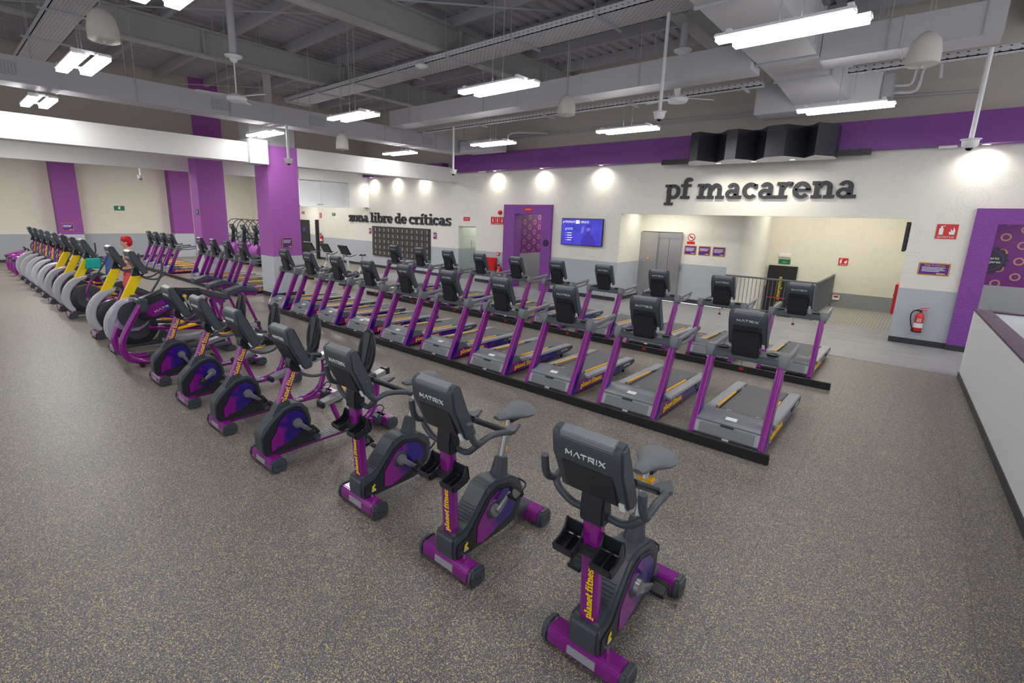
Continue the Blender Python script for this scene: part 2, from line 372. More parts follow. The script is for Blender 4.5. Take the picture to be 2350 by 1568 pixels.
def slab(text, width, height, depth, name, m, parent=None, M=None, split=False):
    """text in local XZ plane, x right, z up, baseline 0, front at y=0 facing -y, depth to +y; split: one child mesh per letter"""
    tw = sum(GL[c][0] for c in text); sx = width/tw; mb = MB(); x = 0; k = 0
    for c in text:
        adv, polys = GL[c]
        for q in polys:
            pts = [((x+p[0])*sx, p[1]*height) for p in q]; k += 1; mb.prism(pts, -.00006*(k % 7), depth, 'y')
        x += adv
        if split and polys: mb.build(name, m, parent, flat=True); mb = MB()
    if split: return
    if M: mb.xf(M)
    return mb.build(name, m, parent, flat=True)
def bftext(body, size, depth, name, m, parent=None, M=None, sx=1, align='CENTER'):
    cu = bpy.data.curves.new('t', 'FONT'); cu.body = body; cu.size = size; cu.extrude = depth/2; cu.align_x = align; cu.resolution_u = 3
    o = bpy.data.objects.new('t', cu); C.objects.link(o); dg = bpy.context.evaluated_depsgraph_get(); me = bpy.data.meshes.new_from_object(o.evaluated_get(dg))
    bpy.data.objects.remove(o); bpy.data.curves.remove(cu)
    T = (M or Matrix()) @ Matrix(((sx, 0, 0, 0), (0, 0, -1, 0), (0, 1, 0, 0), (0, 0, 0, 1)))
    me.transform(T); me.materials.clear(); me.materials.append(MT[m]); me.name = name
    r = bpy.data.objects.new(name, me); C.objects.link(r)
    if parent: r.parent = parent
    return r
def matrix_logo(w, depth, M, parent, m='letterw', name='logo'):
    """wide thin capitals M A T R I X in local XZ plane"""
    t = .15; G = []
    def L(*p): G.append(p)
    x = 0; H = 1.0
    def seg(x0, z0, x1, z1): 
        dx, dz = x1-x0, z1-z0; l = math.hypot(dx, dz); nx, nz = -dz/l*t/2, dx/l*t/2
        G.append([(x0+nx, z0+nz), (x0-nx, z0-nz), (x1-nx, z1-nz), (x1+nx, z1+nz)])
    seg(.1, 0, .1, 1); seg(.1, .95, .75, .25); seg(.75, .25, 1.4, .95); seg(1.4, 0, 1.4, 1)
    seg(1.9, 0, 2.6, 1); seg(2.6, 1, 3.3, 0)
    seg(3.5, .9, 4.9, .9); seg(4.2, 0, 4.2, .9)
    seg(5.3, 0, 5.3, 1); seg(5.3, .9, 6.5, .9); seg(6.5, .9, 6.5, .45); seg(5.3, .45, 6.5, .45); seg(5.9, .4, 6.6, 0)
    seg(7.1, 0, 7.1, 1); seg(7.6, 0, 8.9, 1); seg(7.6, 1, 8.9, 0)
    k = w/9; mb = MB()
    for q in G: mb.prism([((p[0]-4.5)*k, p[1]*k*1.15) for p in q], 0, depth, 'y')
    mb.xf(M); return mb.build(name, m, parent, flat=True)
def T(x, y, z): return Matrix.Translation((x, y, z))
def R(a, ax): return Matrix.Rotation(math.radians(a), 4, ax)
ORD = ['first', 'second', 'third', 'fourth', 'fifth', 'sixth', 'seventh', 'eighth', 'ninth', 'tenth']
# ================================================================== SETTING
def sbox(name, m, *b, bev=0):
    mb = MB()
    for q in b: mb.box(*q)
    return struct(mb.build(name, m, flat=True, bev=bev))
sbox('floor', 'rubberfloor', (-30.2, 4, -9, 15.4, -.1, 0))
fl = sbox('floor', 'tilefloor', (-17.2, 3.4, 11.5, 13.95, -.02, .004), (-8.4, -.3, 13.95, 15.25, -.02, .004)); 
sbox('floor', 'rampfloor', (-2.0, -.3, 15.25, 18.65, -.1, .003))
sbox('floor', 'tilefloor', (-4.4, -2.0, 15.45, 18.65, -1.0, -.9))
sbox('floor', 'tilefloor', (-11.2, -9.8, 13.95, 18.2, -.05, .004), (.9, 3.4, 13.95, 17, -.05, .004))
sbox('trim_1', 'silver', (-17.2, .74, 11.485, 11.5, 0, .008))
# back wall (wall A) with its openings, in the plane Y = 14
YA = 14.0
def wa(x0, x1, z0, z1): return (x0, x1, YA, YA+.25, z0, z1)
sbox('wall_back', 'wallA', wa(-24.63, -14.0, 0, 4.3), wa(-14.0, -13.05, 2.1, 4.3), wa(-13.05, -11.12, 0, 4.3), wa(-11.12, -9.9, 2.62, 4.3), wa(-9.9, -7.05, 0, 4.3),
     wa(-7.05, -.31, 2.69, 4.3), wa(-.31, .98, 0, 4.3), wa(.98, 4, 2.61, 4.3), wa(3.2, 4, 0, 2.61))
sbox('wall_back_upper', 'upper', (-20.2, 4, YA, YA+.25, 4.3, 7.2))
sbox('baseboard_back', 'skirt', (-13.05, -11.6, YA-.02, YA, 0, .12), (-9.5, -7.05, YA-.02, YA, 0, .12), (-24.6, -14.0, YA-.02, YA, 0, .12), (-.31, .64, YA-.02, YA, 0, .12), (-7.27, -7.05, YA, 14.02, 0, .12))
# alcove with the lift and stair
mbw = MB(); mbw.box(-7.25, -7.05, YA+.25, 15.6, 0, 2.69)
struct(mbw.build('wall_alcove', 'wallE', flat=True))
sbox('wall_alcove_back', 'wallA', (-5.72, -4.33, 15.6, 15.8, 0, 2.9), (-7.25, -5.72, 15.6, 15.8, 2.17, 2.9))
sbox('baseboard_alcove', 'skirt', (-5.72, -4.33, 15.58, 15.6, 0, .12), (-7.05, -7.03, YA+.25, 15.6, 0, .12))
cw = MB(); arc = [(-4.33, 15.6), (-4.05, 15.62), (-3.86, 15.8), (-3.76, 16.2), (-3.78, 16.9), (-3.92, 18.65)]
arc = [(p.x, p.y) for p in spl([(a[0], a[1], 0) for a in arc], 4)]
cw.prism(arc+[(-4.2, 18.65), (-4.33, 15.8)], -.95, 2.9, 'z'); struct(cw.build('wall_curved', 'plain'))
sbox('wall_stair_back', 'rearwall', (-4.4, -.2, 18.65, 18.85, -1.0, 4.2))
sbox('wall_alcove_right', 'wallE', (-.31, -.11, YA+.25, 18.65, 0, 2.9))
sbox('ceiling_alcove', 'plain', (-7.25, -4.0, YA+.25, 15.9, 2.9, 3.0), (-4.4, -.11, YA+.25, 18.85, 3.6, 3.7))
# corridors behind the two purple portals
mbw = MB(); mbw.box(-11.3, -11.115, YA+.25, 18, 0, 2.9)
struct(mbw.build('wall_corridor', 'rings_side', flat=True))
sbox('wall_corridor_end', 'plain', (-11.3, -9.7, 18, 18.2, 0, 2.9), (-9.9, -9.7, YA+.25, 18, 0, 2.9), (-11.3, -9.7, YA+.25, 18.2, 2.9, 3))
sbox('wall_changing_room', 'rings', (.7, 3.4, 16.6, 16.8, 0, 2.9)); sbox('ceiling_changing_room', 'plain', (.7, 3.4, YA+.25, 16.8, 2.9, 3.0))
# behind the glass door
sbox('wall_glass_room', 'wallA', (-14.2, -12.9, 16.2, 16.3, 0, 2.6), (-14.2, -14.1, YA+.25, 16.2, 0, 2.6), (-13.0, -12.9, YA+.25, 16.2, 0, 2.6), (-14.2, -12.9, YA+.25, 16.3, 2.6, 2.7), (-14.2, -12.9, 13.95, 16.3, -.05, .003))
# purple soffit band over the back wall
sbox('trim_2', 'purpleband', (-14.05, 4, 13.66, YA, 4.12, 4.72), (-19.95, -14.6, 13.66, YA, 4.12, 4.5))
# left wall
sbox('wall_left', 'wallB', (-30.2, -30, -9, 12.8, 0, 4.7))
for i, (y0, y1) in enumerate(((3.9, 4.78), (8.5, 9.42))):
    sbox('trim_%d' % (3+i), 'stripepaint', (-30, -29.4, y0, y1, 0, 4.7))
sbox('baseboard_left', 'skirt', (-30, -29.98, -9, 12.8, 0, .12))
sbox('wall_return', 'plain', (-30.2, -28.75, 12.8, 12.95, 0, 4.7))
sbox('wall_passage', 'wallA', (-30.2, -24.6, 15.1, 15.3, 0, 3.3)); sbox('wall_passage_side', 'plain', (-28.9, -28.75, 12.95, 15.1, 0, 3.3))
sbox('ceiling', 'white', (-30.2, -20.3, -9, 14.2, 4.7, 4.8)); sbox('ceiling', 'plain', (-30.2, -24.6, 14.2, 15.3, 3.3, 3.4))
# upper wall over the low bay, with the boxed opening near the corner
sbox('wall_left_upper', 'upper', (-20.4, -20.2, -9, YA, 4.7, 7.2))
sbox('wall_left_fascia', 'beam', (-20.4, -20.2, -9, 10.56, 3.8, 4.7), (-20.4, -20.0, 10.56, YA, 3.84, 4.7), (-20.4, -20.0, 12.95, YA, 2.77, 3.84), (-20.4, -20.0, 10.4, 10.56, 2.77, 3.84), (-20.4, -20.0, 10.56, 12.95, 2.72, 2.80))
wn = MB(); wn.box(-20.35, -20.2, 10.56, 12.95, 2.8, 3.84); w = struct(wn.build('window_1', 'palegrey', flat=True))
for y0, y1 in ((10.56, 10.62), (11.62, 11.72), (12.6, 12.64)): MB().box(-20.2, -20.13, y0, y1, 2.8, 3.84).build('mullion', 'lightframe', w, flat=True)
MB().box(-20.2, -20.12, 11.45, 11.7, 2.8, 2.84).build('handle', 'steel', w)
# purple stripe continuing column up the upper wall
sbox('trim_5', 'purplewall', (-20.2, -20.16, 6.75, 7.7, 4.7, 7.1))
# columns
def column(x, y0, y1, depth, top, nm):
    mb = MB(); mb.box(x-depth, x, y0, y1, 0, top); o = mb.build('column', 'colpaint', flat=True)
    MB().box(x-depth-.012, x+.012, y0-.012, y1+.012, 0, .13).build('skirting', 'skirt', o, flat=True); return o
c1 = column(-14.05, 6.51, 7.39, .82, 4.28, 'a')
MB().box(-14.75, -14.1, 6.1, 7.37, 4.28, 4.86).box(-14.5, -14.35, 6.75, 6.9, 4.86, 7.0).build('steel_head', 'fire', c1, flat=True)
tag(c1, 'square column, purple over pale grey, standing at the left end of the front treadmill row', 'column')
c2 = column(-19.5, 6.5, 7.4, .72, 4.7, 'b')
tag(c2, 'purple and grey column standing between the two far blocks of treadmills', 'column')
# long white beam
mb = MB(); mb.box(-14.55, -14.05, -9, 6.5, 3.78, 4.29); mb.box(-14.55, -14.05, 7.4, 13.66, 3.78, 4.29); mb.box(-14.55, -14.05, 13.66, YA, 3.78, 4.12); mb.box(-14.6, -13.92, 6.0, 6.5, 3.75, 4.38)
tag(mb.build('roof_beam', 'beam', flat=True), 'long white boxed beam crossing the hall above the purple column', 'beam')
# half-height wall at the right
def hx(y): return .77+(11.43-y)*.041
mb = MB(); mb.add([(hx(11.43), 11.43, 0), (hx(-4), -4, 0), (hx(-4)+.17, -4, 0), (hx(11.43)+.17, 11.43, 0), (hx(11.43), 11.43, 1.18), (hx(-4), -4, 1.18), (hx(-4)+.17, -4, 1.18), (hx(11.43)+.17, 11.43, 1.18)],
    [(0, 1, 2, 3), (4, 7, 6, 5), (0, 4, 5, 1), (1, 5, 6, 2), (2, 6, 7, 3), (3, 7, 4, 0)]); mb.box(hx(11.43)+.17, 3.4, 11.26, 11.43, 0, 1.18)
hw = mb.build('half_height_wall', 'palegrey', flat=True); tag(hw, 'pale grey half-height wall with a dark purple top, running along the right edge', 'wall')
mb = MB(); mb.add([(hx(11.43)-.01, 11.44, 1.18), (hx(-4)-.01, -4, 1.18), (hx(-4)+.19, -4, 1.18), (hx(11.25)+.19, 11.25, 1.18), (hx(11.43)-.01, 11.44, 1.21), (hx(-4)-.01, -4, 1.21), (hx(-4)+.19, -4, 1.21), (hx(11.25)+.19, 11.25, 1.21)],
    [(0, 1, 2, 3), (4, 7, 6, 5), (0, 4, 5, 1), (1, 5, 6, 2), (2, 6, 7, 3), (3, 7, 4, 0)]); mb.box(hx(11.25)+.16, 3.4, 11.25, 11.44, 1.18, 1.21)
mb.build('top_cap', 'cap', hw, flat=True)
mb = MB(); mb.add([(hx(11.43)-.014, 11.43, 0), (hx(-4)-.014, -4, 0), (hx(-4), -4, 0), (hx(11.43), 11.43, 0), (hx(11.43)-.014, 11.43, .1), (hx(-4)-.014, -4, .1), (hx(-4), -4, .1), (hx(11.43), 11.43, .1)],
    [(0, 1, 2, 3), (4, 7, 6, 5), (0, 4, 5, 1), (1, 5, 6, 2), (2, 6, 7, 3), (3, 7, 4, 0)]); mb.build('skirting', 'skirt', hw, flat=True)
# ------------------------------------------------------------------ ROOF
mb = MB(); prof = []; x = -20.2
while x < 4.1: prof += [(x, 7.0), (x+.16, 7.0), (x+.19, 7.055), (x+.27, 7.055)]; x += .30
prof += [(x, 7.0), (x, 7.12), (-20.2, 7.12)]
mb.prism(prof, -9, 14.2, 'y'); struct(mb.build('ceiling_deck', 'ceil', flat=True))
def ibeam(L, h, w, t): # section in (u,w), vertical web
    return [(-w/2, -h/2), (w/2, -h/2), (w/2, -h/2+t), (t/2, -h/2+t), (t/2, h/2-t), (w/2, h/2-t), (w/2, h/2), (-w/2, h/2), (-w/2, h/2-t), (-t/2, h/2-t), (-t/2, -h/2+t), (-w/2, -h/2+t)]
BX = (-14.1, -9.1, -4.1, .9)
for i, bx_ in enumerate(BX):
    mb = MB(); mb.prism([(bx_+p[0], 6.48+p[1]) for p in ibeam(0, .62, .28, .045)], -9, 13.99, 'y')
    o = mb.build('roof_girder', 'fire', flat=True)
    for y in (1.2, 5.1, 9.0, 12.3): MB().box(bx_-.13, bx_+.13, y, y+.04, 6.2, 6.76).build('stiffener', 'fire', o, flat=True)
    tag(o, 'fireproofed steel roof girder, %s from the left under the corrugated roof' % ORD[i], 'beam', 'roof girders')
for i in range(15):
    y = -7.7+1.5*i
    mb = MB(); mb.prism([(y-.07, 6.76), (y+.05, 6.76), (y+.05, 6.775), (y-.055, 6.775), (y-.055, 6.985), (y+.05, 6.985), (y+.05, 7.0), (y-.07, 7.0)], -20.2, 4, 'x')
    tag(mb.build('roof_purlin', 'ceil', flat=True), 'thin steel purlin crossing under the roof deck, %s from the sign wall' % (ORD+['eleventh', 'twelfth', 'thirteenth', 'fourteenth', 'fifteenth'])[14-i], 'beam', 'roof purlins')
# bracing rods
for i, (p, q) in enumerate((((-14, 1.5, 6.3), (-9.2, 7.3, 6.6)), ((-9, 5, 6.3), (-4.2, 11.5, 6.6)), ((-19, 5, 6.3), (-14.2, 12, 6.6)))):
    tag(MB().cyl(p, q, .018, 8).build('brace_rod', 'ceil'), 'slender diagonal steel tie rod between roof girders, %s from the right' % ORD[(1, 0, 2)[i]], 'rod', 'diagonal tie rods')
# cable trays
def tray(x0, x1, y, z, w, h, label, hang=True):
    mb = MB(); mb.box(x0, x1, y, y+w, z, z+.012); mb.box(x0, x1, y, y+.012, z, z+h); mb.box(x0, x1, y+w-.012, y+w, z, z+h)
    o = mb.build('cable_tray', 'perf', flat=True)
    n = max(2, int((x1-x0)/1.7))
    for i in range(n):
        x = x0+.3+(x1-x0-.6)*i/(n-1); b = MB(); b.box(x-.02, x+.02, y-.14, y+w+.14, z-.035, z-.003)
        br = b.build('bracket', 'duct', o); MB().cyl((x, y-.1, z-.03), (x, y-.1, 7), .006, 6).cyl((x, y+w+.1, z-.03), (x, y+w+.1, 7), .006, 6).build('hanger_rod', 'ceil', br)
    return tag(o, label, 'cable tray')
tray(-16.5, -2.8, 8.35, 6.0, .75, .12, 'wide perforated cable tray crossing the middle of the ceiling')
tray(-20, -10, 2.0, 6.0, .55, .12, 'perforated cable tray in the top left corner of the ceiling')
tray(-12.4, -2.75, 10.62, 5.0, .18, .09, 'narrow perforated cable tray in front of the sign wall, left of the big duct'); tray(-1.45, 3.6, 10.62, 5.0, .18, .09, 'narrow perforated cable tray in front of the sign wall, right of the big duct')
# conduit pipe on the upper wall
mb = MB(); mb.tube([(-11.6, 13.95, 5.25), (-3.4, 13.95, 5.2)], .025, 8); mb.tube([(-11.6, 13.95, 5.17), (-3.4, 13.95, 5.12)], .018, 8); mb.tube([(-1.2, 13.95, 5.2), (.35, 13.95, 5.13)], .025, 8)
tag(mb.build('conduit_pipe', 'duct'), 'grey conduit pipes clipped along the dim-toned upper wall', 'pipe')
# ducts
def hangers(o, pts, z):
    for x, y in pts: MB().cyl((x, y, z), (x, y, 7), .007, 6).build('hanger_rod', 'ceil', o)
mb = MB().box(-13.05, -12.5, -6, 12.9, 4.61, 5.05)
d1 = mb.build('air_duct', 'duct', flat=True); tag(d1, 'long rectangular duct with side grilles running towards the sign wall at left', 'duct')
for y in (-4, -2, 0, 2, 4, 6, 8, 10, 12): MB().box(-13.06, -12.49, y, y+.03, 4.6, 5.06).build('flange', 'duct', d1, flat=True)
for y0 in (1.0, 4.62, 6.99, 10.84):
    g_ = MB()
    g_.box(-12.5, -12.485, y0, y0+.42, 4.72, 4.94); gr = g_.build('grille', 'ceil', d1, flat=True)
    s_ = MB()
    for k in range(9): s_.box(-12.487, -12.478, y0+.02+k*.045, y0+.04+k*.045, 4.74, 4.92)
    s_.build('louvre', 'duct', gr, flat=True)
hangers(d1, [(x, y) for y in (-3, -1, 1, 3.2, 5, 7, 9.35, 11.4) for x in (-12.47, -13.08)], 4.6)
mb = MB().box(-12.3, -2.64, 9.4, 9.95, 5.0, 5.42)
d2 = mb.build('air_duct', 'duct', flat=True); tag(d2, 'rectangular duct crossing the ceiling parallel to the sign wall, left of the big duct', 'duct')
for x in (-11, -9.3, -7.6, -5.9, -4.2): MB().box(x, x+.03, 9.39, 9.96, 4.99, 5.43).build('flange', 'duct', d2, flat=True)
hangers(d2, [(x, y) for x in (-11.4, -8.6, -6.2, -4.6) for y in (9.38, 9.97)], 5)
mb = MB().box(-1.71, .3, 9.6, 10.15, 5.0, 5.42); d3 = mb.build('air_duct', 'duct', flat=True); tag(d3, 'short rectangular duct arm with an open end, right of the big duct', 'duct')
MB().box(-.75, -.72, 9.59, 10.16, 4.99, 5.43).build('flange', 'duct', d3, flat=True); hangers(d3, [(-.9, 9.58), (.1, 9.58), (.1, 10.17)], 5)
mb = MB().box(-2.6, -1.75, 1, 9.6, 5.1, 5.75); mb.prism([(-2.6, 5.1), (-1.75, 5.1), (-1.75, 5.75), (-2.6, 5.75)], 9.6, 10.9, 'y')
mb.add([(-2.6, 10.9, 5.1), (-1.75, 10.9, 5.1), (-1.75, 10.9, 5.75), (-2.6, 10.9, 5.75), (-2.45, 12.0, 4.85), (-1.55, 12.0, 4.85), (-1.55, 12.0, 5.4), (-2.45, 12.0, 5.4)], [(0, 1, 2, 3), (7, 6, 5, 4), (0, 4, 5, 1), (1, 5, 6, 2), (2, 6, 7, 3), (3, 7, 4, 0)])
d4 = mb.build('air_duct', 'duct', flat=True); tag(d4, 'large white supply duct coming overhead at the upper right, above the big tube light', 'duct')
for y in (2.2, 3.7, 5.2, 6.7, 8.2, 9.6, 10.9): MB().box(-2.63, -1.72, y, y+.03, 5.07, 5.78).build('flange', 'duct', d4, flat=True)
hangers(d4, [(x, y) for y in (3, 6, 9) for x in (-2.65, -1.7)], 5.08)
# air handling unit at the end of the big duct, cassette at the end of the left duct
mb = MB().box(-3.2, -1.1, 12.0, 12.75, 4.75, 5.35); ah = mb.build('air_handler', 'duct', bev=.01); tag(ah, 'grey ceiling air handling unit at the end of the large duct', 'air conditioner')
MB().box(-1.1, -.92, 12.1, 12.6, 4.85, 5.25).build('side_box', 'grille', ah, bev=.01)
MB().tube([(-.92, 12.3, 4.95), (-.6, 12.3, 4.95), (-.55, 12.3, 5.3), (-.35, 12.3, 5.4), (-.3, 12.3, 5.1)], .03, 8, smooth=4).tube([(-.92, 12.2, 5.05), (-.68, 12.2, 5.05), (-.62, 12.2, 5.35), (-.3, 12.2, 5.46)], .022, 8, smooth=4).build('pipe', 'duct', ah)
hangers(ah, [(-3.1, 12.1), (-1.2, 12.1), (-3.1, 12.7), (-1.2, 12.7)], 5.3)
mb = MB().box(-12.4, -10.9, 12.4, 13.1, 4.6, 4.95); ac = mb.build('air_handler', 'duct', bev=.01); tag(ac, 'small boxed air conditioner hanging at the far end of the left duct', 'air conditioner')
MB().box(-12.1, -11.3, 12.38, 12.4, 4.66, 4.9).build('grille', 'ceil', ac, flat=True); hangers(ac, [(-12.3, 12.5), (-11, 12.5), (-11, 13)], 4.9)
MB().tube([(-10.9, 12.7, 4.8), (-10.5, 12.7, 4.8), (-10.4, 12.7, 5.1), (-9.6, 13.6, 5.15)], .03, 8, smooth=4).build('pipe', 'duct', ac)
# ------------------------------------------------------------------ lamps: twin tube pendants in a 3.95 x 4.35 m grid
def area(x, y, z, sx, sy, p, col=(1, .97, .92)):
    ld = bpy.data.lights.new('unseen_lamp', 'AREA'); ld.shape = 'RECTANGLE'; ld.size = sx; ld.size_y = sy; ld.energy = p; ld.color = col
    o = bpy.data.objects.new('unseen_lamp', ld); C.objects.link(o); o.location = (x, y, z); return o
def make_light():
    t = thing('pendant_light', '', 'light', (0, 0, 0), 0, 'twin tube pendant lights')
    for k, (dx, dy) in enumerate(((-.05, -.13), (.05, .13))):
        h = MB().box(dx-.62, dx+.62, dy-.075, dy+.075, .035, .075).build('housing', 'lightframe', t, bev=.01)
        MB().box(dx-.6, dx+.6, dy-.065, dy+.065, 0, .036).build('diffuser', 'tube', h, flat=True)
    MB().box(-.55, .55, -.015, .015, .075, .1).box(-.55, -.5, -.2, .2, .07, .1).box(.5, .55, -.2, .2, .07, .1).build('bracket', 'lightframe', t)
    for dx in (-.1, .1): MB().cyl((dx, 0, .09), (dx, 0, 2.58), .005, 6).build('suspension_cable', 'ceil', t)
    return t
l0 = make_light(); first = True
rowname = {1.75: 'nearest row', 6.1: 'middle row', 10.47: 'row by the sign wall', -2.6: 'row behind the camera'}
for x in (-9.2, -5.3, -1.4, 2.5): area(x, -2.6, 4.4, 1.2, .35, 34, (1, .985, .97))
for y in (1.75, 6.1, 10.47):
    for i, x in enumerate((-13.2, -9.2, -5.3, -1.4, 2.5)):
        lab = 'twin tube pendant light, %s from the left in the %s' % (ORD[i], rowname[y])
        if first: l0.location = (x, y, 4.4); l0['label'] = lab; first = False
        else: dup(l0, (x, y, 4.4), lab)
# lights of the low bay at the far left (hidden behind the beam from here) and of the side rooms, plus added lamps behind the beam
for y in (-2, 2.5, 7, 11): area(-25, y, 4.6, 3, .3, 120); area(-22.3, y+1.5, 4.6, 1.5, .3, 50)
area(-27, 13.9, 3.2, 1, .5, 30)
for y in (1.75, 10.47): area(-17.2, y, 4.4, 1.2, .35, 150, (1, .985, .97))  # unseen lamps added behind the beam to brighten the far column and bulkhead
area(-6.0, 14.9, 2.85, 1.6, .3, 22, (1, .93, .8)); area(-1.6, 16.8, 3.5, 1.2, 1.2, 50, (1, .95, .86)); area(-3.3, 17.3, 3.5, .6, .6, 18, (1, .95, .86))
area(-10.4, 16, 2.85, .8, 1.2, 22); area(2.0, 15.2, 2.85, 1, .8, 22); area(-13.5, 15.2, 2.55, .5, .8, 10)
# wall washers in the purple band
def washer(x, y, z, lab, aim=0.0):
    t = thing('downlight', lab, 'light', (x, y, z), 0, 'round downlights over the sign wall')
    MB().lathe([(.075, 0), (.078, -.012), (.055, -.014), (.055, 0)]).build('trim_ring', 'lightframe', t)
    MB().lathe([(.001, -.003), (.052, -.003), (.052, -.009), (.001, -.009)]).build('lens', 'spotlens', t)
    ld = bpy.data.lights.new('washer', 'SPOT'); ld.energy = SPOT; ld.spot_size = math.radians(150); ld.spot_blend = 1; ld.shadow_soft_size = .04; ld.color = (1, .95, .85)
    o = bpy.data.objects.new('washer', ld); C.objects.link(o); o.parent = t; o.location = (0, 0, -.02); o.rotation_euler = (math.radians(5), 0, 0)
WX = [-19.5, -17.8, -16.0, -14.2, -12.0, -9.95, -7.75, .55, 2.9]
for i, x in enumerate(WX): washer(x, 13.8, 4.119, 'small lit downlight under the purple band, %s from the left' % ORD[i])
# ------------------------------------------------------------------ black pleated canopy above the big sign
mb = MB(); zp = [(-4.97, 13.35), (-4.72, 12.72), (-4.5, 12.62), (-4.22, 13.2), (-3.9, 12.72), (-3.65, 12.68), (-3.35, 13.22), (-3.05, 12.7), (-2.65, 12.62), (-2.35, 13.2), (-2.1, 12.75), (-1.8, 13.2)]
mb.prism(zp+[(-1.8, 13.66), (-4.97, 13.66)], 3.96, 4.62, 'z'); cp = mb.build('pleated_canopy', 'canopy', flat=True)
tag(cp, 'black pleated box canopy fixed to the purple band above the big wall sign', 'canopy')
MB().prism([(p[0], p[1]+.02) for p in zp]+[(-1.8, 13.66), (-4.97, 13.66)], 3.953, 3.962, 'z').build('soffit_panel', 'white', cp, flat=True)
MB().box(-5.75, -4.97, 13.5, 13.67, 4.0, 4.12).build('side_wing', 'blackframe', cp, flat=True); MB().box(-1.8, -1.2, 13.5, 13.67, 4.0, 4.12).build('side_wing', 'blackframe', cp, flat=True)
for x in (-4.2, -3.4, -2.6): washer(x, 13.32, 3.957, 'small lit downlight under the black canopy, %s of three from the left' % {-4.2: 'first', -3.4: 'second', -2.6: 'third'}[x])
# ------------------------------------------------------------------ big wall lettering
o = thing('wall_sign', '', '', (-5.75, 13.94, 3.12)); slab('pf macarena', 4.40, .385, .055, 'letter', 'letterk', o, split=True); tag(o, 'big charcoal raised letters reading pf macarena above the wide opening', 'sign')
o = thing('wall_sign', '', '', (-21.66, 13.94, 2.10)); slab('zona libre de críticas', 7.28, .31, .055, 'letter', 'letterk', o, split=True); tag(o, 'charcoal raised letters reading zona libre de críticas above the lockers', 'sign')
# ================================================================== GYM MACHINES (local: +y runs from the machine's front towards its user)
def console(parent, M, w=.40, h=.42, logo=True, panel=True):
    """display head seen from behind: local x width, z up, back face towards -y"""
    mb = MB(); w2 = w/2
    mb.prism([(0, 0), (-.035, .03), (-.05, h-.13), (-.02, h-.02), (.0, h), (.06, h), (.068, 0)], -w2, w2, 'x'); mb.xf(M)
    c = mb.build('console', 'dark', parent, bev=.014)
    MB().prism([(-.024, h-.03), (-.008, h+.004), (.05, h+.007), (.05, h-.02)], -w2+.05, w2-.05, 'x').xf(M).build('top_trim', 'grey', c, bev=.004)
    MB().box(-w2+.02, w2-.02, .064, .071, .03, h-.03).xf(M).build('screen', 'screen', c, bev=.004)
    MB().prism([(-w2+.05, .06), (w2-.05, .06), (w2-.05, h-.15), (-w2+.05, h-.15)], -.053, -.03, 'y').xf(M).build('back_panel', 'black', c, bev=.008)
    MB().box(w2-.048, w2-.02, -.048, -.03, .03, .08).xf(M).build('sticker', 'letterw', c, flat=True)
    MB().lathe([(.008, -.054), (.008, -.05)], (0.03, 0, h-.21), 8, 'y').xf(M).build('port', 'rubber', c)
    if logo: matrix_logo(w*.56, .006, M @ T(0, -.0513, h-.108) @ R(-15, 'X'), c)
    return c
